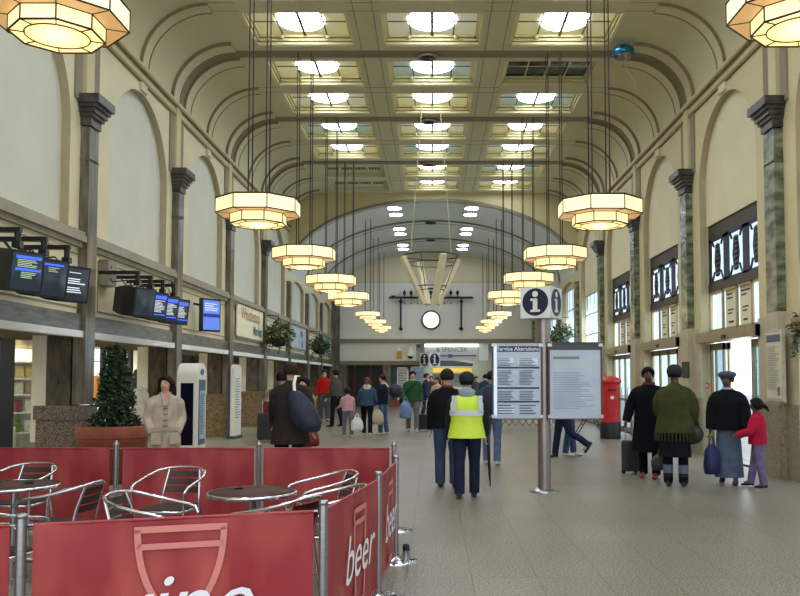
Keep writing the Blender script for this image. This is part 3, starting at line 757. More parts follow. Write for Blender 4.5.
t = thing('ticket_kiosk', 'ticket hall kiosk with dark slanted canopy and yellow fascia strip', 'kiosk', (P(452, 400, 49)[0], 49, 0))
zt = P(450, 361, 49)[1]; zf = P(450, 370, 49)[1]
m = MB(); m.prism([(-1.25, zt - .3), (1.25, zt - .3), (1.25, zt - .15), (0, zt + .05), (-1.25, zt)], (0, .8, 0), U, VV, .8); m.build('canopy', mat('dark_grey_canopy', (60, 64, 70), .5), t)
m = MB(); m.box(-1.15, 1.2, .0, .6, zf - .15, zf + .12); m.build('yellow_fascia', mat('yellow_lit_strip', (240, 206, 90), .5, var=0, emit=(255, 214, 90), es=.15), t)
for x in (-.5, .85): MB().box(x - .08, x + .08, .02, .18, 0, zf).build('post', M_dark, t)
m = MB(); m.box(-1.2, 1.2, .3, .9, 0, 1.1); m.build('counter', M_frm, t)
m = MB(); m.box(-1.15, 1.15, .6, .65, 1.1, zf - .2); m.build('screen', M_pblue, t)
# lattice barrier
Yb = 27.0; x0 = P(495, 427, Yb)[0]; x1 = P(557, 427, Yb)[0]
t = thing('lattice_barrier', 'brown criss-cross lattice barrier standing behind the service boards', 'barrier', ((x0 + x1) / 2, Yb, 0))
w = (x1 - x0) / 2; m = MB(); nn = 9
for k in range(nn):
    a = -w + 2 * w * k / nn; b = a + 2 * w / nn * 1.0
    for z0_ in (.05, .35, .65): m.bar((a, 0, z0_), (b, 0, z0_ + .3), .025, .01, up=(0, 1, 0)); m.bar((a, .012, z0_ + .3), (b, .012, z0_), .025, .01, up=(0, 1, 0))
m.build('lattice', mat('brown_slats', (122, 96, 62), .5), t)
for sx in (-1, 1): MB().box(sx * w - .03, sx * w + .03, -.03, .03, 0, 1.0).build('post', mat('brown_slats', (122, 96, 62)), t)

# ================================================================ LEFT WALL: MONITORS, SIGNS, BASKETS
def scr_mat(name, base, rows_, seed):
    """dark tube screen with rows of glowing train times"""
    m = bpy.data.materials.new(name); m.use_nodes = True; nt = m.node_tree; b = nt.nodes['Principled BSDF']
    b.inputs['Base Color'].default_value = (.01, .012, .015, 1); b.inputs['Roughness'].default_value = .2
    b.inputs['Emission Color'].default_value = (*lin(base), 1); b.inputs['Emission Strength'].default_value = .8
    return m
M_sdark = scr_mat('dim_screen_glass', (34, 44, 50), 5, 1)
M_sblue = mat('glowing_blue_rows', (60, 90, 220), .4, var=0, emit=(56, 90, 235), es=1.1)
M_sgrn = mat('glowing_pale_rows', (150, 170, 150), .4, var=0, emit=(136, 158, 120), es=.8)
M_swht = mat('glowing_white_rows', (200, 205, 210), .4, var=0, emit=(190, 196, 206), es=.8)
def monitor(label, x, y, z, rz, kind, w=.40, h=.44):
    """z is the arm height; the screen looks along local -Y; arm runs back to the wall"""
    t = thing('departure_monitor', label, 'monitor', (x, y, z), 0, group='hanging departure monitors on the left wall')
    r = Matrix.Rotation(rz, 3, 'Z'); tilt = Matrix.Rotation(radians(8), 3, 'X'); zc_ = -.50
    def tr(m):
        m.v = [tuple(r @ (tilt @ V(p)) + V((0, 0, zc_))) for p in m.v]; return m
    m = MB(); a, b = w / 2 + .03, h / 2 + .03
    def rr(s_, y_): return [V((a * s_, y_, -b * s_)), V((a * s_, y_, b * s_)), V((-a * s_, y_, b * s_)), V((-a * s_, y_, -b * s_))]
    m.rings([rr(1, -.18), rr(1, .10), rr(.94, .2), rr(.8, .36)], True, False); tr(m).build('housing', M_black, t)
    m = MB(); m.grid(lambda u, v: ((u - .5) * w, -.185 - .02 * (1 - (2 * u - 1) ** 2) * (1 - (2 * v - 1) ** 2), (v - .5) * h), 8, 8); sc = tr(m).build('screen', M_sdark, t)
    if kind != 'off':
        m = MB()
        u, v = (1, 0, 0), (0, 0, 1); o = V((-w / 2 + .03, -.208, h / 2 - .03))
        if kind == 'blue':
            m.m = 0; m.add([o + V((0, 0, 0)), o + V((w - .06, 0, 0)), o + V((w - .06, 0, -.035)), o + V((0, 0, -.035))], [(0, 1, 2, 3)])
            m.add([o + V((0, 0, -.15)), o + V((w - .06, 0, -.15)), o + V((w - .06, 0, -.18)), o + V((0, 0, -.18))], [(0, 1, 2, 3)])
            m.m = 1; m.lines(o + V((.02, 0, -.04)), u, v, w - .1, .1, 5, .5); m.lines(o + V((.08, 0, -.19)), u, v, w * .5, .08, 4, .5)
        elif kind == 'faint':
            m.m = 0; m.add([o, o + V((w - .1, 0, 0)), o + V((w - .1, 0, -.025)), o + V((0, 0, -.025))], [(0, 1, 2, 3)]); m.m = 1; m.lines(o + V((.08, 0, -.04)), u, v, w * .45, .07, 3, .4)
        elif kind == 'text':
            m.m = 2; m.lines(o + V((.04, 0, -.02)), u, v, w * .7, .02, 1, .5); m.lines(o + V((.03, 0, -.1)), u, v, w * .75, .09, 3, .5); m.lines(o + V((.03, 0, -.22)), u, v, w * .75, .09, 3, .5)
        elif kind == 'rows':
            m.m = 0; m.add([o, o + V((w - .06, 0, 0)), o + V((w - .06, 0, -.06)), o + V((0, 0, -.06))], [(0, 1, 2, 3)]); m.add([o + V((0, 0, -.33)), o + V((w - .06, 0, -.33)), o + V((w - .06, 0, -.35)), o + V((0, 0, -.35))], [(0, 1, 2, 3)])
            m.m = 2; m.lines(o + V((.02, 0, -.08)), u, v, w - .1, .22, 9, .45)
        sd = tr(m).build('display_rows', [M_sblue, M_sgrn, M_swht], sc)
    m = MB(); m.box(-(x + XW) - 0.0, .04, -.035, .035, -.03, .03); m.build('arm', M_dark, t)
    m = MB(); m.tube([(0, 0, 0), (0, 0, -.16)], .04, 8); m.box(-.05, .05, -.05, .05, -.22, -.14); m.build('hanger', M_dark, t)
    m = MB(); m.tube([(-.55, .05, -.02), (-.45, .06, -.15), (-.2, .08, -.12), (-.1, .1, -.25)], .012, 6); m.build('cord', M_black, t)
RZ = radians(62)
for i, (y, kd, lb) in enumerate(((9.9, 'blue', 'black tube monitor with blue banded rows, nearest camera in the group of three'),
        (10.57, 'faint', 'black tube monitor with one faint blue row, middle of the group of three'),
        (11.24, 'text', 'black tube monitor with white text lines, last of the group of three'))):
    monitor(lb, -5.05, y, 3.42, RZ, kd)
for i, (y, kd, lb) in enumerate(((13.95, 'off', 'black tube monitor with dim grey screen, nearest in the cluster of four'),
        (14.6, 'rows', 'blue-lit monitor beside the dim grey one in the cluster of four'), (15.25, 'rows', 'blue-lit monitor second from the far end of the cluster of four'), (15.9, 'rows', 'blue-lit monitor at the far end of the cluster of four'))):
    monitor(lb, -5.05, y, 3.42, RZ, kd)
# screen panel 5
t = thing('display_screen', 'tall blue flat display screen alone on the cream frieze', 'display screen', (-5.30, 19.45, 2.72), radians(54))
MB().box(-.27, .27, -.05, .07, 0, .78).build('housing', M_black, t)
MB().box(-.24, .24, -.056, -.05, .04, .74).build('screen', mat('blue_display', (90, 120, 200), .3, var=0, emit=(78, 104, 190), es=.8), t)
m = MB(); m.box(-.24, .24, -.06, -.056, .34, .42); m.build('dark_band', mat('deep_blue_band', (30, 40, 130), .3, var=0, emit=(30, 44, 150), es=.5), t)
m = MB(); m.lines((-.2, -.058, .68), U, VV, .4, .2, 4, .4); m.build('display_rows', M_swht, t)
m = MB(); m.bar((0, .07, .6), (-.3, .25, .66), .05); m.build('bracket', M_dark, t)
# switch box and conduit
t = thing('junction_box', 'grey metal junction box on the frieze beside the monitor cluster', 'junction box', (-XW + .02, 14.12, 3.2))
MB().box(0, .16, -.2, .16, 0, .44).build('box_body', mat('grey_box_metal', (140, 134, 118), .5, .3), t)
m = MB(); m.box(.162, .17, -.1, -.06, .3, .34); m.build('lock', M_dark, t)
m = MB(); m.tube([(.06, 2.2, .32), (.2, 2.5, .34), (.34, 2.62, .28), (.36, 2.66, .05), (.34, 2.66, -.1)], .035, 8); 
t2 = thing('cable_conduit', 'curved cream conduit running to the far monitor of the cluster', 'conduit', (-XW + .02, 14.0, 3.16)); m.build('conduit_pipe', M_fr, t2)
# signs in the frieze
def frieze_sign(label, y, w, h, z, items, base):
    t = thing('frieze_sign', label, 'shop sign', (-XW + .05, y, z)); u, v = (0, 1, 0), (0, 0, 1)
    MB().box(0, .05, -w / 2, w / 2, 0, h).build('panel', base, t)
    m = MB(); m.m = 0
    for mi, st, oy, oz, sz, bold in items: m.m = mi; m.text(st, (.055, oy, oz), u, v, sz, bold=bold, align='CENTER')
    m.build('lettering', [mat('gold_letters', (176, 122, 60), .5, var=0), mat('teal_letters', (60, 120, 120), .5, var=0), mat('navy_letters', (40, 60, 84), .5, var=0)], t)
    m = MB(); m.bar((.04, -w / 2, -.03), (.04, w / 2, -.03), .04); m.build('sill', M_corn, t)
M_ys = mat('cream_white_sign', (244, 236, 200), .5, var=.05)
frieze_sign('gold and teal lettered white shop sign in the frieze', bays(2) + .05, 3.5, .92, 2.84, [(0, 'Whistlestop', -.05, .52, .52, .01), (1, 'Market', .9, .12, .42, .02)], M_ys)
frieze_sign('white and navy lettered sign past the nearer hanging basket', bays(4) - .2, 3.6, .86, 2.86, [(2, 'WH', .6, .46, .42, .02), (2, 'Sn', .8, .08, .4, .02)], M_pblue)
frieze_sign('pale blue sign past the farther hanging basket', bays(6) - .4, 3.4, .86, 2.86, [(2, 'Books', .7, .4, .4, .02)], M_pblue)
# hanging baskets
def leafball(m, n, rx, ry, rz_, c, sz, rnd, droop=0.0):
    for i in range(n):
        while True:
            p = V((rnd.uniform(-1, 1), rnd.uniform(-1, 1), rnd.uniform(-1, 1)))
            if .35 < p.length < 1: break
        p = V((p.x * rx, p.y * ry, p.z * rz_)) + V(c)
        leaf(m, p, sz * rnd.uniform(.6, 1.3), rnd, droop)
def leaf(m, p, s, rnd, droop=0):
    d = V((rnd.uniform(-1, 1), rnd.uniform(-1, 1), rnd.uniform(-.6, .8) - droop)).normalized(); w = d.orthogonal().normalized()
    w = Matrix.Rotation(rnd.uniform(0, 2 * pi), 3, d) @ w; n = d.cross(w)
    m.add([p, p + d * s * .5 + w * s * .25 + n * s * .05, p + d * s, p + d * s * .5 - w * s * .25 + n * s * .05], [(0, 1, 2, 3)])
def basket(label, x, y, z, s, seed, trail=1):
    t = thing('hanging_basket', label, 'hanging basket', (x, y, z), group='hanging baskets on the walls'); rnd = random.Random(seed)
    MB().lathe([(.02, -.30 * s), (.18 * s, -.26 * s), (.30 * s, -.12 * s), (.34 * s, 0)], n=16).build('bowl', mat('dark_basket_bowl', (40, 38, 34), .6), t)
    m = MB(); leafball(m, 420, .50 * s, .50 * s, .40 * s, (0, 0, .12 * s), .17 * s, rnd)
    for k in range(6):
        a = rnd.uniform(0, 2 * pi); L = rnd.uniform(.3, .7) * s
        for j in range(14): leaf(m, V((.42 * s * cos(a) * (1 + .2 * j / 14), .42 * s * sin(a), -L * j / 14)), .13 * s, rnd, .6)
    m.build('foliage', M_leaf2, t)
    m = MB()
    for i in range(26):
        a = rnd.uniform(0, 2 * pi); q = rnd.uniform(.3, .5) * s; m.ell((q * cos(a), q * sin(a), rnd.uniform(-.05, .4) * s), .03 * s, .03 * s, .03 * s, 6, 4)
    m.build('blossoms', mat('dusky_red_flowers', (140, 92, 64), .5), t)
    sx = 1 if x > 0 else -1
    m = MB(); m.tube([(0, 0, .0), (0, 0, .75 * s), (sx * (XW - abs(x)), 0, .75 * s)], .015, 6); m.build('bracket', M_dark, t)
    for k in range(3):
        a = 2 * pi * k / 3; MB().tube([(.33 * s * cos(a), .33 * s * sin(a), 0), (0, 0, .7 * s)], .008, 5).build('chain', M_dark, t)
basket('bushy hanging flower basket below the frieze beside the gold and teal sign', -5.15, 27.3, 2.95, 1.0, 3)
basket('bushy hanging flower basket farther along the left frieze', -5.15, 37.2, 2.98, 1.0, 4)
x, z = P(560, 338, 34.5); basket('dark leafy hanging basket seen just below the large information cube', x, 34.5, z, 1.15, 5)
x, z = P(818, 330, 12.6); basket('dark leafy basket cut by the right picture edge beside the timetable', x, 12.6, z, .75, 6)
x, z = P(292, 343, 27.6); 
# ================================================================ LEFT FLOOR: PLANTER, KIOSKS, BAGS
t = thing('planted_conifer_pot', 'large round terracotta planter holding a tall dark green bushy tree', 'planter', (P(113, 440, 12.9)[0], 12.9, 0))
m = MB(); m.lathe([(.36, 0), (.40, .02), (.50, .62), (.53, .66), (.53, .70), (.49, .70)], n=40); m.lathe([(.545, .70), (.555, .86), (.53, .88), (.48, .88), (.47, .70)], n=40, cap=False); m.build('pot', M_term, t)
m = MB(); m.lathe([(.0, .80), (.48, .80)], n=24); m.build('soil', mat('dark_soil', (50, 38, 28), .9), t)
m = MB(); m.tube([(0, 0, .8), (.02, 0, 1.3), (0, 0, 2.0)], [.03, .022, .01], 8); m.build('stem', mat('bark', (70, 54, 40), .8), t)
rnd = random.Random(11); m = MB()
for i in range(4600):
    zz = rnd.random() ** 1.15; rr_ = (.37 - .25 * zz) * (1 + .12 * sin(zz * 23)) * sqrt(rnd.uniform(.05, 1)); a = rnd.uniform(0, 2 * pi)
    leaf(m, V((rr_ * cos(a) + .02, rr_ * sin(a), .86 + 1.24 * zz)), rnd.uniform(.05, .10), rnd)
m.build('foliage', M_leaf, t)
def kiosk(label, u, v0, Y, w, d, h, rz=0, tot=False):
    x = P(u, v0, Y)[0]; t = thing('information_totem', label, 'information totem', (x, Y, 0), rz)
    a, b = w / 2, d / 2; arc = [(a * cos(pi * k / 14), h - a * .7 + a * .7 * sin(pi * k / 14)) for k in range(15)]
    # body: arched profile across its width or depth
    m = MB()
    if not tot:
        arc = [(b * cos(pi * k / 14), h - .22 + .22 * sin(pi * k / 14)) for k in range(15)]
        m.prism([(b, 0)] + arc + [(-b, 0)], (-a, 0, 0), (0, 1, 0), (0, 0, 1), w); m.build('body', M_frm, t)
        MB().box(-a * .62, a * .62, -b - .008, -b, .42, h - .36).build('dark_glass', mat('navy_black_glass', (14, 16, 34), .15, var=0), t)
        m = MB(); m.box(a, a + .012, -b * .72, b * .72, .42, h - .3); m.build('poster_frame', mat('slate_blue_frame', (62, 84, 106), .5, var=0), t)
        MB().box(a + .012, a + .016, -b * .62, b * .62, .52, h - .50).build('poster', M_pblue, t)
        m = MB(); m.lines((a + .018, -b * .55, h - .55), (0, 1, 0), VV, d * .5, h - 1.15, 22, .35); m.build('print', M_ink, t)
        m = MB(); m.prism([(.10 * cos(2 * pi * k / 16), .06 * sin(2 * pi * k / 16)) for k in range(16)], (a + .001, 0, h - .16), (0, 1, 0), VV, .01); m.build('badge', mat('slate_blue_frame', (62, 84, 106)), t)
    else:
        prof = [(b, .08), (b, h - .12), (b * .8, h - .03), (b * .4, h), (-b * .4, h), (-b * .8, h - .03), (-b, h - .12), (-b, .08)]
        m.prism(prof, (-a * .2, 0, 0), (0, 1, 0), VV, a * 1.2); m.build('body', M_frm, t)
        m = MB(); m.prism([(p * 1.04, q - .02 if q < .2 else q - .1) for p, q in prof], (-a, 0, 0), (0, 1, 0), VV, a * .8); m.build('blue_back', mat('dark_slate_blue', (40, 62, 84), .4, var=0), t)
        m = MB(); m.lines((a + .004, -b * .8, h - .35), (0, 1, 0), VV, d * .8, 1.1, 16, .35); m.build('print', mat('grey_print', (120, 124, 128)), t)
        m = MB(); m.box(-a * 1.2, a * 1.4, -b * 1.1, b * 1.1, 0, .08); m.build('base_plate', mat('dark_slate_blue', (40, 62, 84)), t)
kiosk('white arch-topped information totem with dark glass and blue framed poster', 191, 440, 15.0, .37, .56, 1.89)
kiosk('slim white and blue totem sign standing by the second brown pier', 234, 438, 22.2, .18, .60, 1.98, radians(-4), True)
def suitcase(label, x, y, w, d, h, m0, rz=0, handle=.35, cat='suitcase', lean=0.0):
    t = thing('suitcase', label, cat, (x, y, 0), rz); b = MB()
    def ring(sx, sy, z): 
        r = .05; return [V((px * sx, py * sy, z)) for px, py in [(cos(a) ** 1, sin(a)) for a in ()]] 
    pts = []
    for k in range(16):
        a = 2 * pi * k / 16; cx_, cy_ = cos(a), sin(a); q = 5
        f = (abs(cx_) ** q + abs(cy_) ** q) ** (-1 / q); pts.append((cx_ * f, cy_ * f))
    b.rings([[V((px * w / 2 * s_, py * d / 2 * s_, z)) for px, py in pts] for s_, z in ((.88, .05), (1, .08), (1, h - .04), (.9, h))], True, False); b.build('case_body', m0, t)
    b = MB(); b.box(-w * .36, w * .36, -d / 2 - .025, -d / 2 + .0, h * .12, h * .5); b.build('front_pocket', m0, t)
    b = MB()
    for sx in (-1, 1): b.tube([(sx * w * .38 - .02, d * .3, .035), (sx * w * .38 + .02, d * .3, .035)], .035, 10)
    b.build('wheels', M_dark, t)
    b = MB(); b.tube([(-w * .25, d * .3, h), (-w * .25, d * .3 + lean, h + handle), (w * .25, d * .3 + lean, h + handle), (w * .25, d * .3, h)], .011, 6); b.build('pull_handle', M_steel, t)
    return t
M_case = mat('charcoal_suitcase_cloth', (52, 50, 48), .8, var=.15)
M_caseb = mat('black_suitcase_cloth', (24, 24, 26), .7, var=.15)
suitcase('charcoal upright suitcase standing left of the man with the navy bag', P(265.5, 440, 21)[0], 21.0, .42, .30, .72, M_case)
suitcase('red suitcase partly hidden behind the charcoal one', P(268, 430, 23.5)[0], 23.5, .36, .28, .95, mat('dark_red_cloth', (122, 32, 38), .7, var=.15))
x = P(423.5, 430, 25.3)[0]; suitcase('small black wheeled suitcase beside the man in the green jumper', x, 25.3, .36, .24, .50, M_caseb, handle=.42)
x = P(632, 470, 14.0)[0]; suitcase('grey wheeled suitcase with raised handle beside the person in the long black coat', x, 14.0, .32, .24, .56, M_case, radians(20), .46)

# shop goods behind the first bay
t = thing('display_shelf', 'tall lit shop shelf unit full of packets seen past the first pier', 'shelf unit', (-8.5, 15.9, 0), radians(60))
m = MB()
for z in (.1, .55, .95, 1.3, 1.62, 1.95): m.box(-1.5, 1.5, -.2, .2, z - .03, z)
m.build('shelves', M_frm, t); MB().box(-1.5, 1.5, .2, .23, 0, 2.2).build('back_panel', M_wpost, t)
for sx in (-1.5, 1.5): MB().box(sx - .02, sx + .02, -.2, .2, 0, 2.2).build('side_panel', M_frm, t)
pcols = [(200, 60, 50), (228, 200, 120), (220, 120, 60), (238, 232, 214), (160, 60, 90), (120, 140, 70), (206, 170, 60), (150, 100, 60)]
names = ['red', 'yellow', 'orange', 'white', 'crimson', 'green', 'gold', 'brown']
base = {}
Q = Matrix.Rotation(radians(60), 3, 'Z')
for zi, z in enumerate((.55, .95, 1.3, 1.62)):
    for i in range(13):
        ci = R.randrange(8); p = Q @ V((-1.38 + i * .23, -.06, 0)) + V((-8.5, 15.9, z))
        if ci not in base:
            o = thing('sweet_packet', names[ci] + ' packet upright on the lit shelf unit past the first pier', 'packet', p, radians(60), group=names[ci] + ' packets on the lit shelf unit')
            m = MB(); m.rings([[V((sx * .085 * s_, sy * .04 * k_, zz)) for sx, sy in ((-1, -1), (1, -1), (1, 1), (-1, 1))] for s_, k_, zz in ((1, .3, 0), (.95, 1, .04), (.95, 1, .17), (1, .2, .24))], True, False)
            m.build('bag', mat('packet_' + names[ci], pcols[ci], .4, var=.15, scale=12), o); base[ci] = o
        else:
            o = copy_tree(base[ci]); o.location = p
# clothes & displays in the second shop bay
def rail(label, x, y, cols, rz):
    t = thing('clothes_rail', label, 'clothes rail', (x, y, 0), rz)
    m = MB(); m.tube([(-.6, 0, 0), (-.6, 0, 1.7), (.6, 0, 1.7), (.6, 0, 0)], .015, 6); m.build('rail', M_steel, t)
def garment(label, x, y, z, h, w, m0, rz=0):
    t = thing('hanging_garment', label, 'garment', (x, y, z), rz); m = MB()
    rs = []
    for k in range(8):
        f = k / 7; ww = w / 2 * (1 - .45 * f ** 3) * (1 + .04 * sin(k * 2.3)); zz = h * f
        rs.append([V((ww * cos(2 * pi * j / 14), .07 * (1.2 - f) * sin(2 * pi * j / 14) * (1 + .25 * cos(5 * 2 * pi * j / 14)), zz)) for j in range(14)])
    m.rings(rs); m.build('cloth', m0, t)
    MB().tube([(-w * .2, 0, h), (0, 0, h + .05), (w * .2, 0, h)], .008, 5).build('hanger', M_steel, t)
M_or = mat('orange_cloth', (206, 140, 72), .7); 
x, z = P(97, 398, 18.2); garment('orange garment hanging in the bright shop window', x - .15, 18.4, z, .5, .34, M_or)
x, z = P(140, 424, 17.4); garment('pale grey draped cloth hanging behind the potted tree', x, 17.4, z, .75, .46, mat('pale_drape', (206, 200, 186), .7, var=.15, scale=9))
x, z = P(134, 403, 19.6); garment('dark garment on display behind the shop glass by the white post', x, 19.9, z, .8, .4, M_case)
t = thing('glowing_display_case', 'bright white lit display case inside the shop window', 'display case', (P(97, 380, 19.6)[0], 19.6, 0), radians(35))
MB().box(-.45, .45, -.15, .15, 0, 2.3).build('case_body', mat('lit_display_white', (255, 252, 240), .5, var=0, emit=(255, 248, 244), es=1.3), t)
m = MB()
for z in (.5, 1.0, 1.5, 2.0): m.box(-.46, .46, -.17, .16, z, z + .02)
m.build('shelves', M_steel, t)
t = thing('display_stand', 'shop stand with small colourful goods between the dark window posts', 'display stand', (P(113, 390, 20)[0] - .35, 20.6, 0), radians(50))
MB().box(-.4, .4, .1, .13, 0, 2.2).build('back_panel', M_frm, t)
m = MB()
for z in (.6, 1.0, 1.4, 1.8): m.box(-.4, .4, -.12, .1, z - .02, z)
m.build('shelves', M_frm, t)
m = MB(); rnd = random.Random(5)
mats_g = [mat('packet_' + n_, c_) for n_, c_ in zip(names, pcols)]
for z in (.6, 1.0, 1.4, 1.8):
    for i in range(9): m.m = rnd.randrange(8); x = -.36 + i * .085; m.box(x, x + .06, -.08, .0, z, z + rnd.uniform(.12, .26))
gd = m.build('goods', mats_g, t); gd['kind'] = 'stuff'
t = thing('counter_unit', 'pale shop counter with red panel below the lit shelves', 'counter', (-7.95, 14.9, 0), radians(30))
MB().box(-.5, .35, -.12, .12, 0, .72).build('cabinet', mat('pale_green_counter', (176, 184, 160), .5), t)
MB().box(-.35, .1, -.135, -.12, .72, .92).build('red_panel', mat('red_counter_panel', (190, 66, 50), .5), t)

# ================================================================ RIGHT SIDE: POST BOX, POSTERS
x = P(610.5, 438, 22.1)[0]
t = thing('pillar_box', 'tall cylindrical red post box with black base near the doors', 'post box', (x, 22.1, 0))
M_pr = mat('post_box_red', (206, 36, 32), .3, var=.04, coat=.3)
MB().lathe([(.27, 0), (.27, .42), (.255, .45)], n=36).build('base', M_black, t)
MB().lathe([(.25, .45), (.25, 1.42), (.26, 1.46)], n=36).build('body', M_pr, t)
MB().lathe([(.26, 1.46), (.305, 1.50), (.305, 1.56), (.27, 1.60), (.15, 1.655), (.01, 1.67)], n=36).build('cap', M_pr, t)
m = MB(); m.box(-.12, .12, -.262, -.24, 1.28, 1.32); m.build('posting_slot', M_dark, t)
m = MB(); m.grid(lambda u, v: (.257 * sin((u - .5) * 1.0), -.257 * cos((u - .5) * 1.0), .6 + .55 * v), 6, 1); m.build('collection_door', mat('post_box_red_door', (190, 30, 28), .35, var=.02), t)
m = MB(); m.box(-.045, .045, -.266, -.255, 1.06, 1.14); m.build('time_plate', M_frm, t)
# folding trestle
x = P(590, 438, 23)[0]; t = thing('folding_frame_stand', 'thin black folding frame stand behind the walking person', 'folding stand', (x, 23.0, 0))
m = MB()
for yy in (-.2, .2): m.tube([(-.42, yy, 0), (.1, yy, .85)], .014, 6); m.tube([(.42, yy, 0), (-.1, yy, .85)], .014, 6)
m.tube([(.22, -.2, .33), (.22, .2, .33)], .012, 6); m.tube([(-.22, -.2, .33), (-.22, .2, .33)], .012, 6); m.box(-.14, .14, -.22, .22, .84, .88); m.build('folding_legs', M_dark, t)
# timetable on the right wall, plaque and alarm
def rwall(name, label, cat, u0, u1, vt, vb, X, build, th=.04):
    y1 = X * F / (u0 - U0); y0 = X * F / (u1 - U0); yc = (y0 + y1) / 2; L = abs(y1 - y0)
    zt = P(u0, vt, y1)[1]; zb = P(u0, vb, y1)[1]
    t = thing(name, label, cat, (X, yc, zb)); build(t, L, zt - zb); return t
def tt(t, L, h):
    MB().box(0, .05, -L / 2, L / 2, 0, h).build('frame', mat('pale_frame', (196, 186, 158), .5), t)
    MB().box(-.004, 0, -L / 2 + .04, L / 2 - .04, .05, h - .05).build('poster', mat('timetable_paper', (214, 206, 180), .6, var=.03), t)
    m = MB(); u, v = (0, -1, 0), VV; m.m = 1; m.add([(-.008, L / 2 - .06, h - .08), (-.008, -L / 2 + .06, h - .08), (-.008, -L / 2 + .06, h - .2), (-.008, L / 2 - .06, h - .2)], [(0, 1, 2, 3)])
    m.m = 0; m.lines((-.008, L / 2 - .08, h - .26), u, v, L * .75, h * .62, 26, .25); m.add([(-.008, -L / 2 + .1, .1), (-.008, -L / 2 + .2, .1), (-.008, -L / 2 + .2, .24), (-.008, -L / 2 + .1, .24)], [(0, 1, 2, 3)])
    m.build('print', [mat('grey_print', (120, 124, 128)), mat('slate_header', (84, 96, 112), .6, var=0)], t)
rwall('timetable_poster', 'tall framed timetable poster on the right wall by the open doors', 'poster', 765.5, 782.5, 331, 401, 5.55, tt)
rwall('wall_plaque', 'small dark plaque on the pale pilaster behind the person in the green shawl', 'plaque', 681.5, 688, 362, 378, 5.56, lambda t, L, h: (MB().box(0, .03, -L / 2, L / 2, 0, h).build('plate', M_lintel, t), None))
rwall('fire_alarm_point', 'small red fire alarm point beside the open doors', 'fire alarm', 705.5, 709.5, 382.5, 388.5, 5.70, lambda t, L, h: (MB().box(-.03, .02, -.06, .06, 0, h).build('red_box', mat('alarm_red', (200, 44, 50), .4), t), MB().box(-.034, -.03, -.035, .035, h * .25, h * .75).build('glass_plate', M_frm, t)))

# ================================================================ INFORMATION POST AND BOARDS
YI = 11.8; xi = P(544.5, 490, YI)[0]
t = thing('information_post', 'brushed steel post on a round base plate carrying the boards', 'post', (xi, YI, 0))
zc0 = P(540, 319, YI)[1]
MB().tube([(0, 0, .02), (0, 0, zc0 + .02)], .093, 24).build('pole', mat('dull_steel', (164, 152, 146), .38, .85, var=.05), t)
m = MB(); m.lathe([(.21, 0), (.21, .018), (.15, .03), (.12, .05), (.10, .05)], n=32)
m.build('base_plate', M_steel, t)
info_cube('large white cube sign with white i in navy circles on top of the steel post', xi - .03, YI, zc0, .455, radians(-29))
def board(label, u0, u1, kind):
    x0, zt = P(u0, 343, YI - .12); x1, zb = P(u1, 418.5, YI - .12); w, h = x1 - x0, zt - zb
    t = thing('service_board', label, 'notice board', ((x0 + x1) / 2, YI - .12, zb)); a = w / 2
    MB().box(-a, a, 0, .05, 0, h).build('backing', mat('bluish_board', (186, 198, 212) if kind == 0 else (168, 178, 184), .35, var=.06, scale=3, coat=.5), t)
    m = MB(); f = .022; m.box(-a - f, -a, -.02, .06, -.01, h + .01); m.box(a, a + f, -.02, .06, -.01, h + .01); m.box(-a, a, -.02, .06, h, h + .012); m.box(-a, a, -.02, .06, -.012, 0)
    m.build('frame', mat('dark_brown_frame', (88, 62, 60) if kind == 0 else (76, 70, 72), .4, .4, var=0), t)
    if kind == 0:
        m = MB(); m.m = 0; m.box(-a + .05, a - .02, -.004, 0, h - .125, h - .045)
        for z in (.67, .40, .22): m.box(-a + .05, a - .02, -.004, 0, h * z - .01, h * z + .015)
        m.m = 1
        for zt_, hh, n_ in ((.80, .11, 5), (.64, .2, 10), (.37, .13, 6), (.19, .14, 4)):
            for x_ in (-a + .06, .03): m.lines((x_, -.003, h * zt_), U, VV, a - .1, h * hh, n_, .45)
        m.m = 2; m.box(-a + .07, -.05, -.003, 0, h * .72, h * .80); m.box(.02, a - .05, -.003, 0, h * .72, h * .80); m.box(-a + .07, -.05, -.003, 0, h * .05, h * .16)
        m.text('Service Alterations', (.01, -.007, h - .108), U, VV, .077, bold=.016, ext=.0)
        m.build('printed_notice', [mat('navy_print', (38, 48, 84), .5, var=0), mat('grey_blue_print', (84, 96, 120), .5, var=0), mat('pale_print_paper', (224, 230, 238), .4, var=0)], t)
        MB().box(-a + .0, -a + .045, -.006, 0, .02, h - .02).build('edge_strip', mat('shiny_edge', (206, 216, 232), .15, .6, var=0), t)
    else:
        m = MB(); m.m = 0; m.box(-a, a, -.004, 0, h - .10, h)
        m.m = 1; m.lines((-a + .05, -.003, h - .18), U, VV, w * .55, .06, 1, .6); m.lines((-a + .05, -.003, h * .62), U, VV, w * .8, h * .5, 22, .22)
        m.m = 2; m.box(-a + .05, a - .05, -.003, 0, h * .66, h * .78); m.box(a - .1, a - .06, -.004, 0, .03, .07) 
        m.text('Service Alterations', (-.02, -.006, h - .165), U, VV, .05, ext=.0)
        m.build('printed_notice', [mat('dark_header', (74, 72, 78), .5, var=0), mat('pale_grey_print', (122, 134, 142), .5, var=0), mat('pale_paper2', (188, 198, 204), .4, var=0)], t)
    for z in (.03, h - .03):
        MB().bar((-a - .03, .055, z), (a + .03, .055, z), .025, .02).build('crossbar', M_steel, t)
        for sx in (-1, 1): MB().box(sx * a - .03, sx * a + .03, -.03, .06, z - .022, z + .022).build('clamp', M_steel, t)
board('pale blue notice board headed Service Alterations in white on navy', 493.5, 541, 0)
board('faded grey notice board with dark top strip right of the steel post', 549.5, 601, 1)

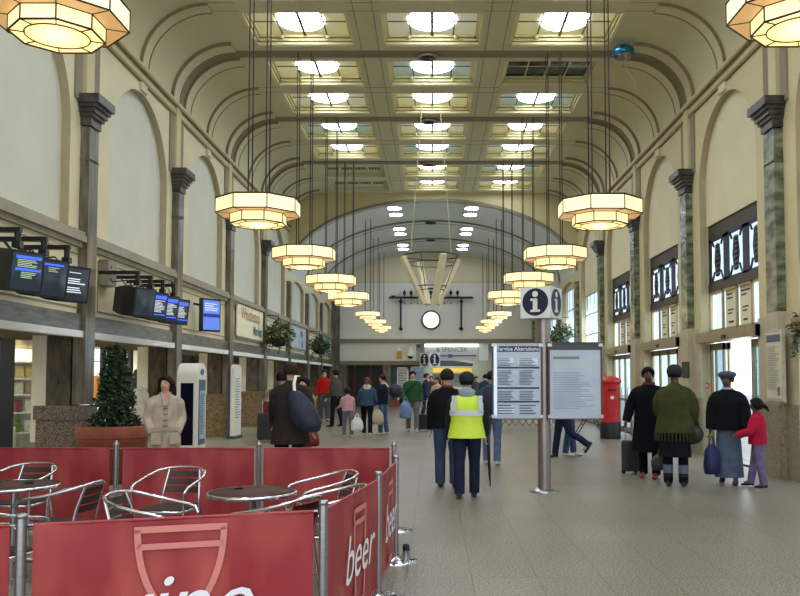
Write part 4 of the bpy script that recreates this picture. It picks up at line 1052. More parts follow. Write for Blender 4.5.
# ================================================================ CAFE ENCLOSURE
HB = .925
posts = {}
def bpost(key, label, u, v, Y):
    x, z = P(u, v, Y); posts[key] = (x, Y)
    t = thing('barrier_post', label, 'barrier post', (x, Y, 0), group='steel posts of the cafe barrier')
    MB().tube([(0, 0, .01), (0, 0, HB)], .026, 16).build('pole', M_steel, t)
    MB().lathe([(.027, HB - .02), (.028, HB - .02), (.028, HB), (.022, HB + .006), (.0, HB + .006)] if key in ('fl', 'fr', 's1', 's2') else [(.027, HB - .03), (.03, HB - .02), (.03, HB), (.012, HB + .008), (.016, HB + .02), (.0, HB + .03)], n=16).build('cap', M_steel, t)
    MB().lathe([(.20, 0), (.20, .008), (.17, .016), (.05, .022), (.03, .04)], n=32).build('base_plate', M_chrome, t)
bpost('fl', 'steel barrier post at the front left between two red banners', 22, 510, 4.22)
bpost('fr', 'steel barrier post at the front right corner of the cafe enclosure', 323.5, 500, 4.67)
bpost('s1', 'steel barrier post between the two beer banners', 378.5, 472, 6.10)
bpost('s2', 'steel barrier post at the far end of the second beer banner', 396, 455, 7.35)
bpost('b3', 'steel barrier post at the far right corner of the cafe enclosure', 394, 443, 8.8)
bpost('b2', 'steel barrier post between the middle and right back banners', 259, 441.5, 8.8)
bpost('b1', 'steel barrier post between the left and middle back banners', 116.5, 441, 8.8)
posts['b0'] = (posts['b1'][0] - 1.52, 8.8); posts['f0'] = (posts['fl'][0] - 1.5, 3.9)
M_logo = M_pink
def arc_poly(m, pts, w):
    """flat stroke of width w along 2-D points; returns list of quads in (x,z)"""
    out = []
    for i in range(len(pts)):
        a = V(pts[max(0, i - 1)]); b = V(pts[min(len(pts) - 1, i + 1)]); d = (b - a).normalized(); n = V((-d.y, d.x)) * w / 2
        out.append((V(pts[i]) + n, V(pts[i]) - n))
    return out
def banner(label, a, b, motif=None, gap=.055, z0=.10, z1=.87, gap2=None, group=None):
    pa, pb = V((*posts[a], 0)), V((*posts[b], 0)); d = pb - pa; L = d.length; u = d.normalized(); rz = math.atan2(u.y, u.x)
    t = thing('barrier_banner', label, 'barrier banner', pa, rz, group)
    g2 = gap2 if gap2 is not None else gap; x0, x1 = gap, L - g2; seed = pa.x * 3
    def off(x, z): return .007 * sin(x * 7 + seed) * sin(z * 5 + 1) + .004 * sin(x * 17 + z * 4 + seed)
    m = MB(); m.grid(lambda p, q: (x0 + (x1 - x0) * p, off(x0 + (x1 - x0) * p, z0 + (z1 - z0) * q), z0 + (z1 - z0) * q), 40, 16)
    m.grid(lambda p, q: (x0 + (x1 - x0) * p, .004 + off(x0 + (x1 - x0) * p, z0 + (z1 - z0) * q), z0 + (z1 - z0) * q), 40, 16)
    m.build('banner_cloth', M_red, t)
    for z, nm in ((z0 - .005, 'bottom_rail'), (z1 + .0, 'top_rail')):
        m = MB(); m.tube([(x0, .002, z), (x1, .002, z)], .009, 8); m.m = 1
        for xx, xe in ((.03, x0), (x1, L - .03)): m.tube([(xx, .002, z), (xe, .002, z)], .006, 6)
        m.build(nm, [M_red, M_steel], t)
    E = -.016
    def stroke(m, pts, w):
        q = arc_poly(m, pts, w)
        m.add([(p.x, E, p.y) for pr in q for p in pr], [(2 * i, 2 * i + 1, 2 * i + 3, 2 * i + 2) for i in range(len(q) - 1)])
    if motif == 'wine':
        cx_ = x0 + (x1 - x0) * .505; m = MB(); zt = z1 - .052; hw = .222
        def side(s_): return [(cx_ + s_ * (hw - .02 * t_ - .20 * (t_ ** 2.6)), zt - .52 * t_) for t_ in [i / 16 for i in range(17)]]
        stroke(m, [(cx_ - hw - .016, zt), (cx_ + hw + .016, zt)], .035); stroke(m, [(cx_ - hw, zt - .09), (cx_ + hw, zt - .09)], .032)
        stroke(m, side(-1), .034); stroke(m, side(1), .034); stroke(m, [(cx_, zt - .5), (cx_, z0 + .05)], .03); stroke(m, [(cx_ - .14, z0 + .04), (cx_ + .14, z0 + .04)], .03)
        m.build('wine_glass_emblem', M_logo, t)
        m = MB(); m.text('wine', (cx_ - .085, E - .004, .275), U, VV, .46, shear=.32, ext=0); m.build('lettering', M_wh, t)
    if motif == 'beer':
        cx_ = x0 + (x1 - x0) * .56; m = MB(); zt = z1 - .11; hw = .16
        stroke(m, [(cx_ - hw - .016, zt), (cx_ + hw + .016, zt)], .035); stroke(m, [(cx_ - hw, zt - .08), (cx_ + hw, zt - .08)], .032)
        for s_ in (-1, 1): stroke(m, [(cx_ + s_ * hw, zt), (cx_ + s_ * (hw - .01), zt - .2), (cx_ + s_ * (hw - .05), z0 + .06)], .032)
        stroke(m, [(cx_ - hw + .06, z0 + .06), (cx_ + hw - .06, z0 + .06)], .032)
        m.build('beer_glass_emblem', M_logo, t)
        m = MB(); m.text('beer', (cx_ - .02, E - .004, .34), U, VV, .42, shear=.32, ext=0, sx=1.0); m.build('lettering', M_wh, t)
banner('red front banner with wine glass emblem and white word wine', 'fl', 'fr', 'wine')
banner('dark red front banner cut by the left picture edge', 'f0', 'fl', None)
banner('red side banner with white word beer beside the front corner post', 'fr', 's1', 'beer', gap=.075, gap2=.04)
banner('red side banner with white word beer between the two farther side posts', 's1', 's2', 'beer', gap=.06, gap2=.05)
banner('plain red side banner at the far end of the cafe enclosure', 's2', 'b3', None)
banner('plain red back banner at the left picture edge', 'b0', 'b1', None, gap2=.07)
banner('plain red back banner behind the middle chair', 'b1', 'b2', None, gap=.07, gap2=.05)
banner('plain red back banner at the right behind the round table', 'b2', 'b3', None, gap=.05, gap2=.05)

def bistro_chair():
    t = thing('bistro_chair', '', 'chair')
    # one bent tube: arm - back rim - arm, running down into the front legs
    rim = [(-.245, -.24, .60), (-.262, -.21, .645), (-.272, -.14, .665), (-.275, .0, .69), (-.268, .12, .715), (-.235, .23, .745), (-.16, .295, .765), (-.06, .315, .775)]
    rim = rim + [(-x, y, z) for x, y, z in rim[::-1]]
    MB().tube(rim, .0135, 8).build('arm_rail', M_chrome, t)
    for sx in (-1, 1): MB().tube([(sx * .245, -.24, .60), (sx * .24, -.245, .3), (sx * .245, -.25, .0)], .0125, 8).build('leg', M_chrome, t)
    for sx in (-1, 1): MB().tube([(sx * .15, .30, .76), (sx * .17, .245, .60), (sx * .185, .21, .45), (sx * .20, .24, .2), (sx * .215, .28, 0)], .0125, 8).build('leg', M_chrome, t)
    m = MB(); m.tube([(-.21, -.22, .43), (.21, -.22, .43), (.22, .0, .43), (.185, .21, .43), (-.185, .21, .43), (-.22, 0, .43)], .012, 8, closed=True)
    m.tube([(-.243, -.24, .43), (-.2, -.22, .43)], .011, 6); m.tube([(.243, -.24, .43), (.2, -.22, .43)], .011, 6); m.build('seat_frame', M_chrome, t)
    m = MB()
    for i in range(7): y = -.20 + i * .062; w = .205 - .012 * max(0, i - 3); m.box(-w, w, y, y + .05, .437, .450)
    m.build('seat', M_wood, t)
    m = MB()
    for zz, yy, w in ((.545, .222, .165), (.615, .245, .160), (.685, .270, .155)):
        m.grid(lambda u, v: ((u - .5) * 2 * w, yy + .03 * (1 - (2 * u - 1) ** 2) * .8 + v * .018, zz + v * .052), 8, 1, True); m.grid(lambda u, v: ((u - .5) * 2 * w, yy + .012 + .03 * (1 - (2 * u - 1) ** 2) * .8 + v * .018, zz + v * .052), 8, 1, True)
    m.build('backrest', M_wood, t)
    m = MB(); m.tube([(-.243, -.245, .2), (.243, -.245, .2)], .009, 6); m.tube([(-.2, .24, .2), (.2, .24, .2)], .009, 6); m.build('stretcher', M_chrome, t)
    return t
ch0 = bistro_chair(); usedc = [0]
def chair(label, x, y, rz):
    o = ch0 if not usedc[0] else copy_tree(ch0); usedc[0] = 1
    o.location = (x, y, 0); o.rotation_euler.z = radians(rz); o['label'] = label; o['group'] = 'slatted bistro chairs in the cafe enclosure'
def PX(u, v, Y): return P(u, v, Y)[0]
chair('aluminium bistro chair with three dark back slats, facing out behind the round table at centre', PX(172, 480, 7.6), 7.55, -8)
chair('aluminium bistro chair behind the left table, only its curved rim and top slat clear', PX(20, 480, 7.9), 7.9, -5)
chair('aluminium bistro chair right of the left table, turned side-on to face it', PX(68, 480, 6.9), 6.75, -95)
chair('aluminium bistro chair in front of the left table at the left picture edge', PX(-6, 510, 5.6), 5.6, 165)
chair('aluminium bistro chair beside the back left post, turned to face the round table', PX(160, 500, 6.2), 6.05, 82)
chair('aluminium bistro chair at the far right of the round table, facing left', PX(322, 480, 7.45), 7.35, -65)
chair('aluminium bistro chair in front of the round table behind the wine banner', PX(272, 505, 5.9), 5.98, -118)
chair('aluminium bistro chair squeezed behind the front right corner post', PX(326, 500, 6.4), 6.4, -75)
def table(label, x, y):
    t = thing('round_table', label, 'table', (x, y, 0), group='round cafe tables')
    MB().lathe([(.01, .70), (.335, .70), (.335, .722), (.01, .722)], n=48).build('table_top', mat('brown_table_top', (84, 60, 52), .75, var=.15, scale=5, spec=.2), t)
    MB().lathe([(.335, .695), (.352, .697), (.356, .712), (.350, .726), (.335, .724)], n=48, cap=False).build('metal_rim', M_chrome, t)
    MB().tube([(0, 0, .05), (0, 0, .70)], .032, 16).build('pedestal', M_steel, t)
    for k in range(4):
        a = radians(45 + 90 * k); MB().tube([(0, 0, .09), (.2 * cos(a), .2 * sin(a), .06), (.32 * cos(a), .32 * sin(a), .015)], [.024, .02, .016], 8).build('foot', M_steel, t)
table('round dark-topped cafe table with bright metal rim, centre of the enclosure', PX(252, 491, 6.53), 6.53)
table('round dark-topped cafe table cut by the left picture edge', PX(15, 484, 6.96), 6.96)
x, z = P(239, 486, 6.72); t = thing('ashtray', 'small dark ashtray on the centre cafe table', 'ashtray', (x, 6.72, .7225)); MB().lathe([(.035, 0), (.045, .012), (.038, .014), (.03, .005), (.001, .005)], n=20).build('dish', M_dark, t)
x, z = P(29, 483, 7.05); t = thing('ashtray', 'small dark ashtray on the left cafe table', 'ashtray', (x, 7.05, .7225)); MB().lathe([(.035, 0), (.045, .012), (.038, .014), (.03, .005), (.001, .005)], n=20).build('dish', M_dark, t)
x = P(406, 557, 7.35)[0]
t = thing('drinks_can', 'dark topped silver can standing on the barrier base plate', 'can', (x, 7.35, .012))
MB().lathe([(.026, 0), (.031, .01), (.031, .085)], n=20).build('can_body', M_steel, t); MB().lathe([(.031, .085), (.031, .125), (.026, .135), (.026, .13), (.001, .13)], n=20).build('can_top', M_dark, t)
x = P(427, 557, 7.4)[0]; t = thing('litter_scrap', 'tiny pale scrap of litter on the floor right of the can', 'litter', (x, 7.4, .001)); MB().box(-.02, .015, -.012, .012, 0, .006).build('scrap', mat('straw_paper', (190, 176, 110), .7), t)
# ================================================================ PEOPLE
FWD = V((0, -1, 0))
def rot2(v, yaw): return Matrix.Rotation(yaw, 3, 'Z') @ v
def skin_mesh(name, nodes, edges, root, m, parent, sub=2):
    me = bpy.data.meshes.new(name); me.from_pydata([n[0] for n in nodes], edges, [])
    ob = bpy.data.objects.new(name, me); C.objects.link(ob)
    ob.modifiers.new('s', 'SKIN')
    if not me.skin_vertices: pass
    d = me.skin_vertices[0].data
    for i, n in enumerate(nodes):
        r = n[1]; d[i].radius = r if isinstance(r, tuple) else (r, r); d[i].use_root = (i == root)
    sb = ob.modifiers.new('u', 'SUBSURF'); sb.levels = sub; sb.render_levels = sub
    bpy.context.view_layer.update(); dg = bpy.context.evaluated_depsgraph_get()
    nm = bpy.data.meshes.new_from_object(ob.evaluated_get(dg)); bpy.data.objects.remove(ob); bpy.data.meshes.remove(me)
    nm.polygons.foreach_set('use_smooth', [True] * len(nm.polygons)); nm.materials.clear(); nm.materials.append(m); nm.name = name
    o = bpy.data.objects.new(name, nm); C.objects.link(o); o.parent = parent
    return o
def smooth_path(pts, rad, k=4):
    """Catmull-Rom resampling of a path with radii"""
    P_, R_ = [], []
    n = len(pts)
    for i in range(n - 1):
        p0, p1, p2, p3 = pts[max(0, i - 1)], pts[i], pts[i + 1], pts[min(n - 1, i + 2)]
        for j in range(k):
            t = j / k; P_.append(.5 * ((2 * p1) + (p2 - p0) * t + (2 * p0 - 5 * p1 + 4 * p2 - p3) * t * t + (3 * p1 - p0 - 3 * p2 + p3) * t ** 3)); R_.append(rad[i] * (1 - t) + rad[i + 1] * t)
    P_.append(pts[-1]); R_.append(rad[-1]); return P_, R_
def person(label, u, v, Y, H, face, sk=None, hair=(30, 22, 20), hairstyle='short', top=(40, 40, 50), top_len=.02, flare=1.0, bulk=1.0, bottom=(40, 48, 70), skirt=None, shoe=(30, 28, 28),
           legL=(.12, .05), legR=(-.12, .12), armL=(.05, .16, .25), armR=(.05, .16, .25), look=0.0, lean=0.0, hat=None, hood=None, collar=None, scarf=None, legw=1.0, kid=False, sleeve_w=1.0, fringe=None, vest=None, front=None, boots=None, twistL=0.0, twistR=0.0, group=None, nod=0.0):
    """u,v: pixel of the feet centre; face: direction looked at (0 = towards camera, 180 = away), legs (swing, knee), arms (swing, abduct, elbow)"""
    x, _ = P(u, v, Y); t = thing('person', label, 'person', (x, Y, 0), radians(face), group)
    s = H / 1.75; sk = sk or M_skin
    hs = 1.2 if kid else 1.04
    def leg(sd, a, k, spread=.0):
        hip = V((sd * .095, 0, .92)); d1 = V((sd * .03 + sd * spread, -sin(a), -cos(a))).normalized(); kn = hip + d1 * .43
        a2 = a - k; d2 = V((0, -sin(a2), -cos(a2))); an = kn + d2 * .42; return hip, kn, an, a2
    LL, LR = leg(1, *legL), leg(-1, *legR)
    dz = .085 - min(LL[2].z, LR[2].z)
    up = V((0, 0, dz))
    LL = [p + up if isinstance(p, Vector) else p for p in LL]; LR = [p + up if isinstance(p, Vector) else p for p in LR]
    pel = V((0, 0, .95)) + up
    def sp(h, fwd=0.0): return pel + V((0, -h * sin(lean) - fwd, h * cos(lean)))
    belly, chest, neckb, neck = sp(.14), sp(.36), sp(.49), sp(.54, .01)
    headc = sp(.662, .022 + nod * .3)
    sh = {1: sp(.425) + V((.172, 0, 0)), -1: sp(.425) + V((-.172, 0, 0))}
    def arm(sd, a, b, e, tw):
        S_ = sh[sd]; d = V((sd * sin(b), -sin(a) * cos(b), -cos(a) * cos(b))).normalized(); el = S_ + d * .285
        a2 = a + e; d2 = V((sd * sin(b) * .4 - sd * tw, -sin(a2), -cos(a2))).normalized(); wr = el + d2 * .25
        return S_, el, wr, d2
    AL, AR = arm(1, *armL, twistL), arm(-1, *armR, twistR)
    # ---- continuous body
    nodes = [(pel, (.125, .10)), (belly, (.125, .095)), (chest - V((0, 0, .04)), (.125, .085)), (neckb - V((0, 0, .02)), .055), (neck, .052), (headc - V((0, 0, .065)) + rot2(V((0, -.012, 0)), look), (.066 * hs, .070 * hs)), (headc, (.086 * hs, .094 * hs)), (headc + V((0, .006, .065 * hs)), (.072 * hs, .078 * hs))]
    edges = [(0, 1), (1, 2), (2, 3), (3, 4), (4, 5), (5, 6), (6, 7)]
    def addn(p, r, frm): nodes.append((p, r)); edges.append((frm, len(nodes) - 1)); return len(nodes) - 1
    fd = rot2(V((0, -1, 0)), look)
    addn(headc + fd * .098 * hs - V((0, 0, .012)), .016, 6)
    for L_, foot_a in ((LL, 0), (LR, 0)):
        a = addn(L_[0], .085, 0); b = addn(L_[1], .055, a); c = addn(L_[2], .038, b)
        pd = V((0, -cos(L_[3] * .7), -.02 + .9 * sin(L_[3]) * (1 if L_[3] < 0 else .3))).normalized(); addn(L_[2] + pd * .14 - V((0, 0, .04)), .032, c)
    for A, sd in ((AL, 1), (AR, -1)):
        a = addn(A[0] - V((0, 0, .03)), .040, 2); b = addn(A[1], .038, a); c = addn(A[2], .026, b)
        d = A[3]; side = V((0, -1, 0)) - d * V((0, -1, 0)).dot(d); side = side.normalized() if side.length > .2 else V((0, 0, -1)); nrm = d.cross(side)
        palm = addn(A[2] + d * .06, .028, c)
        for q, (o_, ln) in enumerate(((.026, .068), (.009, .08), (-.009, .075), (-.026, .058))):
            b0 = A[2] + d * .095 + side * o_; k1 = addn(b0, .0095, palm); k2 = addn(b0 + d * ln * .55 + nrm * (-sd * .012), .0085, k1); addn(b0 + d * ln * .85 + nrm * (-sd * .035), .0075, k2)
        k1 = addn(A[2] + d * .045 + side * .036, .0105, palm); addn(A[2] + d * .085 + side * .052 - nrm * sd * .01, .009, k1)
    nodes = [(p * s, tuple(q * s for q in r) if isinstance(r, tuple) else r * s) for p, r in nodes]
    body = skin_mesh('body', nodes, edges, 0, sk, t, 1)
    # ears, eyes, mouth
    m = MB()
    hq = Matrix.Rotation(look, 3, 'Z')
    for sd in (-1, 1):
        m.ell(s * (headc + hq @ V((sd * .082 * hs, .0, -.01))), .012 * s, .02 * s, .03 * s, 8, 5)
    m.build('ears', sk, t)
    if abs(((face + math.degrees(look)) + 180) % 360 - 180) < 115:
        m = MB()
        for sd in (-1, 1): m.ell(s * (headc + hq @ V((sd * .032 * hs, -.084 * hs, .010))), .012 * s, .008 * s, .007 * s, 8, 5)
        m.build('eyes', M_black, t)
        m = MB()
        for sd in (-1, 1): m.ell(s * (headc + hq @ V((sd * .032 * hs, -.086 * hs, .030))), .018 * s, .006 * s, .004 * s, 8, 5)
        m.build('eyebrows', M_black, t)
        MB().ell(s * (headc + hq @ V((0, -.082 * hs, -.055))), .022 * s, .009 * s, .007 * s, 8, 5).build('mouth', mat('lips', (160, 84, 78), .5, var=0), t)
    # ---- shoes
    m = MB(); sm = mat('shoe_%d_%d_%d' % shoe, shoe, .5, var=.05)
    for L_ in (LL, LR):
        an = L_[2]; a2 = L_[3]; pitch = max(-1.0, min(.3, a2 * .9)) if an.z > .10 else 0.0
        q = Matrix.Rotation(-pitch if pitch < 0 else -pitch * .5, 3, 'X')
        rs = []
        for yy, w_, h_, zc_ in ((.065, .028, .05, -.035), (.05, .038, .085, -.03), (.0, .040, .10, -.02), (-.06, .044, .075, -.045), (-.12, .046, .055, -.055), (-.165, .040, .045, -.06), (-.185, .02, .03, -.062)):
            rs.append([s * (an + q @ V((w_ * cos(2 * pi * k / 12), yy, zc_ + h_ / 2 * sin(2 * pi * k / 12)))) for k in range(12)])
        m.rings(rs)
    m.build('shoes', sm, t)
    # ---- legs' clothing
    bm = mat('cloth_%d_%d_%d' % bottom, bottom, .85, var=.16, scale=7, bump=.2, bscale=18, spec=.12)
    if skirt is None or boots:
        m = MB()
        for L_ in (LL, LR):
            w = legw; pts, rad = smooth_path([L_[0] + V((0, 0, .03)), L_[0] * .5 + L_[1] * .5, L_[1], L_[1] * .5 + L_[2] * .5, L_[2] - V((0, 0, .02))], [.105 * w, .092 * w, .072 * w, .070 * w, .066 * w])
            m.tube([p * s for p in pts], [r * s for r in rad], 14, ref=(1, 0, 0))
        pr = [sp(-.06), sp(.0), sp(.06), sp(.12)]
        m.rings([[s * (c_ + V((rx * cos(2 * pi * k / 16), ry * sin(2 * pi * k / 16), 0))) for k in range(16)] for c_, rx, ry in zip(pr, (.15, .18, .175, .16), (.10, .125, .12, .11))])
        m.build('trousers', bm, t)
    if boots:
        m = MB()
        for L_ in (LL, LR):
            pts, rad = smooth_path([L_[1] * .55 + L_[2] * .45, L_[1] * .3 + L_[2] * .7, L_[2]], [.074, .070, .058]); m.tube([p * s for p in pts], [r * s for r in rad], 14, ref=(1, 0, 0))
        m.build('socks', mat('cloth_%d_%d_%d' % boots, boots, .85), t)
        m = MB()
        for L_ in (LL, LR): pts, rad = smooth_path([L_[1] * .22 + L_[2] * .78, L_[2], L_[2] - V((0, 0, .04))], [.072, .060, .056]); m.tube([p * s for p in pts], [r * s for r in rad], 14, ref=(1, 0, 0))
        m.build('boot_shafts', sm, t)
    if skirt:
        ln, fl = skirt; rs = []
        for i in range(9):
            f = i / 8; zz = 1.03 * (1 - f) + (1.0 - ln) * f; rx = .16 + (.02 + .10 * fl) * f ** .8; ry = .12 + (.03 + .09 * fl) * f ** .8
            rs.append([s * (V((0, 0, zz + up.z)) + V((rx * cos(a) * (1 + .06 * f * cos(7 * a)), ry * sin(a) * (1 + .06 * f * sin(6 * a)), 0))) for a in [2 * pi * k / 28 for k in range(28)]])
        MB().rings(rs).build('skirt', bm, t)
    # ---- top: torso and sleeves
    tm = mat('cloth_%d_%d_%d' % top, top, .85, var=.14, scale=6, bump=.25, bscale=14, spec=.12)
    m = MB(); bk = bulk; hem = -top_len
    prof = []
    for h, rx, ry in ((.545, .058, .060), (.525, .066, .066), (.505, .095, .078), (.48, .135, .092), (.44, .172, .110), (.36, .190, .128), (.25, .182, .128), (.12, .168, .125), (.02, .178, .13)):
        g = 1 + (bk - 1) * min(1, max(0, (.545 - h) / .2)); prof.append((h, rx * g, ry * g))
    n_ = max(1, int((0.02 - hem) / .1) + 1)
    for i in range(1, n_ + 1):
        f = i / n_; h = .02 + (hem - .02) * f; prof.append((h, .182 * bk * (1 + (flare - 1) * f), .135 * bk * (1 + (flare - 1) * f)))
    def torso(mm, prof, ex=0.0, wob=.03, cap=True):
        rs = []
        for h, rx, ry in prof:
            c_ = sp(h) if h > -.02 else sp(0) + V((0, 0, h)); w_ = wob * max(0, min(1, (.4 - h)))
            rs.append([s * (c_ + V(((rx + ex) * cos(a) * (1 + w_ * cos(5 * a + h * 9)), (ry + ex) * sin(a) * (1 + w_ * sin(4 * a + h * 7)), 0))) for a in [2 * pi * k / 24 for k in range(24)]])
        mm.rings(rs, cap)
    torso(m, prof)
    for A in (AL, AR):
        w = bk * sleeve_w; pts, rad = smooth_path([A[0] * .35 + sp(.47) * .65, A[0] * .75 + sp(.47) * .25 + V((0, 0, -.01)), A[0] * .78 + A[1] * .22, A[0] * .45 + A[1] * .55, A[1], A[1] * .5 + A[2] * .5, A[2] + A[3] * .01], [.03, .058 * min(w, 1.2), .070 * min(w, 1.3), .062 * w, .056 * w, .050 * w, .042 * w])
        m.tube([p * s for p in pts], [r * s for r in rad], 12)
    m.build('coat' if top_len > .2 else 'jacket', tm, t)
    if fringe:
        m = MB(); zz, n_f = fringe
        for k in range(n_f):
            a = 2 * pi * k / n_f; rx, ry = .182 * bk * flare, .135 * bk * flare; p = sp(0) + V((rx * cos(a), ry * sin(a), hem + .01)); m.tube([p * s, (p - V((0, 0, zz))) * s], [.014, .008], 5)
        m.build('fringe', tm, t)
    if vest:
        vm, wm = mat('hi_vis_yellow', (212, 236, 66), .6, var=.04, emit=(200, 230, 60), es=.0), mat('reflective_band', (206, 214, 222), .35, var=0)
        pv = [(h, rx, ry) for h, rx, ry in prof if h <= .47]; m = MB(); torso(m, [(.475, .13, .09)] + pv[:], .018, .03, False); m.build('hi_vis_vest', vm, t)
        m = MB(); torso(m, [(.265, .186 * bk, .130 * bk), (.19, .180 * bk, .129 * bk)], .024, .03, False)
        for sd in (-1, 1):
            for yy in (1,):
                pts = [(sd * .135 * bk, .47), (sd * .150 * bk, .36), (sd * .150 * bk, .26)]
                for (xa, ha), (xb, hb) in zip(pts, pts[1:]):
                    ya = sqrt(max(.05, 1 - (xa / (.2 * bk)) ** 2)); r0 = .128 * bk + .026
                    m.frame(s * (sp((ha + hb) / 2) + V(((xa + xb) / 2, .108 * bk, 0))), (1, -.55 * sd, 0), (0, 0, 1), (.55 * sd, 1, 0), .036 * s, .056 * s, .006 * s)
        m.build('reflective_bands', wm, t)
    if front:
        m = MB(); d_ = .128 * bk
        m.m = 0; m.add([s * (sp(h) + V((x_, -y_, 0))) for x_, h, y_ in ((-.055, .52, .085), (.055, .52, .085), (.0, .34, d_ + .03))], [(0, 1, 2)])
        m.build('blouse', mat('salmon_blouse', (210, 136, 112), .7, var=.05), t)
        for sd in (-1, 1): MB().bar(s * (sp(.53) + V((sd * .06, -.085, 0))), s * (sp(.34) + V((sd * .012, -d_ - .028, 0))), .035 * s, .02 * s).build('lapel', tm, t)
        for q in range(4):
            MB().bar(s * (sp(.30 - q * .085) + V((-.035, -d_ - .018, 0))), s * (sp(.30 - q * .085) + V((.035, -d_ - .018, 0))), .014 * s).build('toggle', mat('dark_toggle', (96, 84, 68), .5), t)
        MB().bar(s * (sp(.0) + V((-.20, -d_ - .035, 0))), s * (sp(.0) + V((.20, -d_ - .035, 0))), .012 * s, .05 * s).build('belt', mat('coat_belt', (176, 160, 138), .8), t)
        for sd in (-1, 1): MB().box(s * (sd * .13 - .07), s * (sd * .13 + .07), -s * (d_ + .085), -s * (d_ - .02), s * (pel.z - .22), s * (pel.z - .05)).build('pocket', tm, t)
    # ---- hood, collar, scarf
    if hood:
        m = MB(); c_ = neckb + V((0, .075, .0)); rs = []
        m.ell(s * c_, .115 * s, .06 * s, .105 * s, 14, 9); m.tube([s * (neckb + V((.10 * cos(a), .075 * sin(a), .035))) for a in [2 * pi * k / 16 for k in range(16)]], .028 * s, 8, closed=True); m.build('hood', mat('cloth_%d_%d_%d' % hood, hood, .9, var=.1), t)
    if collar or scarf:
        cc = collar or scarf; r = .022 if collar else .034
        m = MB(); m.tube([s * (neckb + V((.068 * cos(a), .062 * sin(a), .03))) for a in [2 * pi * k / 16 for k in range(16)]], r * s, 8, closed=True); m.build('collar' if collar else 'scarf', mat('cloth_%d_%d_%d' % cc, cc, .85), t)
    # ---- hair and hat
    hm = mat('hair_%d_%d_%d' % hair, hair, .6, var=.25, scale=12, stretch=(3, 3, .6), bump=.3, bscale=60, spec=.15)
    m = MB()
    def shell(mm, k, cut, zmin, n=22, mr=14):
        rs = []; c_ = headc + V((0, .008, .018)); vs = []; 
        for i in range(mr + 1):
            t_ = pi / 2 * .98 - (pi / 2 * .98 - zmin) * i / mr
            ring = []
            for j in range(n):
                a = 2 * pi * j / n; fr = max(0, -sin(a))     # 1 at the face
                tt_ = max(t_, cut * fr ** .7 + zmin * (1 - fr ** .7)) 
                p = V((.098 * k * cos(tt_) * cos(a), .110 * k * cos(tt_) * sin(a), .108 * k * sin(tt_))) * hs
                ring.append(s * (c_ + hq @ p))
            rs.append(ring)
        mm.rings(rs)
    shell(m, 1.02 if hairstyle == 'short' else 1.08, .62, -.55 if hairstyle == 'short' else -.8)
    if hairstyle == 'long':
        rs = []
        for i in range(7):
            f = i / 6; zz = .05 - .36 * f; c_ = headc + hq @ V((0, .02 + .01 * f, zz)); rx, ry = .112 + .036 * sin(f * 3), .09 - .02 * f
            rs.append([s * (c_ + hq @ V(((rx) * cos(a), .025 + ry * sin(a) * (1 if sin(a) > 0 else .25 + .75 * abs(cos(a)) ** .5 * 0), 0))) for a in [2 * pi * k / 18 for k in range(18)]])
        m.rings(rs)
    if hairstyle == 'bun': m.ell(s * (headc + hq @ V((0, .11, .02))), .045 * s, .05 * s, .05 * s)
    if hairstyle == 'ponytail': m.tube([s * (headc + hq @ p) for p in (V((.0, .09, .02)), V((.0, .15, .0)), V((.0, .21, -.05)), V((0, .24, -.11)))], [.03 * s, .042 * s, .034 * s, .012 * s], 10)
    m.build('hair', hm, t)
    if hat:
        col, kind = hat; m = MB(); hm2 = mat('hat_%d_%d_%d' % col, col, .8, var=.2, scale=20); c_ = headc + V((0, .01, .04 * hs))
        def hr(z, r): return [s * (c_ + hq @ V((r * cos(a), r * 1.1 * sin(a), z))) for a in [2 * pi * k / 20 for k in range(20)]]
        if kind == 'beanie': m.rings([hr(z * hs, r * hs) for z, r in ((-.03, .103), (.0, .108), (.04, .104), (.075, .082), (.098, .045), (.105, .01))])
        if kind == 'beret': m.rings([hr(z * hs, r * hs) for z, r in ((-.01, .100), (.015, .125), (.045, .132), (.075, .10), (.09, .03))])
        if kind == 'cap':
            m.rings([hr(z * hs, r * hs) for z, r in ((-.01, .102), (.03, .106), (.07, .085), (.09, .03))])
            m.rings([[s * (c_ + hq @ V((.085 * cos(a) * k_, -.09 - .085 * k_ * abs(sin(a)) , z))) for a in [pi * j / 10 for j in range(11)]] for k_, z in ((.9, .0), (1, .003), (1, -.006), (.9, -.01))])
        m.build('hat', hm2, t)
    RZ_ = Matrix.Rotation(radians(face), 3, 'Z'); o = V((x, Y, 0))
    return dict(t=t, hl=o + RZ_ @ (AL[2] + AL[3] * .1) * s, hr=o + RZ_ @ (AR[2] + AR[3] * .1) * s, back=o + RZ_ @ (sp(.26) + V((0, .21, 0))) * s, head=o + RZ_ @ headc * s, R=RZ_, s=s, shL=o + RZ_ @ sh[1] * s, shR=o + RZ_ @ sh[-1] * s, o=o)
def bag(name, label, p, w, d, h, m0, rz=0.0, cat='bag', handle=True, full=1.0):
    """soft bag hanging from point p"""
    t = thing(name, label, cat, p, radians(rz)); m = MB(); rs = []
    for z, k in ((-h, .72), (-h * .97, .92), (-h * .78, 1.04 * full), (-h * .5, 1.0 * full), (-h * .3, .88), (-h * .2, .62), (-h * .08, .34)):
        rs.append([V((w / 2 * k * cos(a) * (1 + .05 * cos(3 * a + z * 20)), d / 2 * k * sin(a) * (1 + .08 * sin(4 * a + z * 15)), z - .06)) for a in [2 * pi * j / 18 for j in range(18)]])
    m.rings(rs); m.build('bag_body', m0, t)
    if handle:
        m = MB(); m.tube([(-w * .16, 0, -.06 - h * .1), (-w * .08, 0, -.01), (0, 0, .012), (w * .08, 0, -.01), (w * .16, 0, -.06 - h * .1)], .012, 6); m.build('handle', m0, t)
    return t
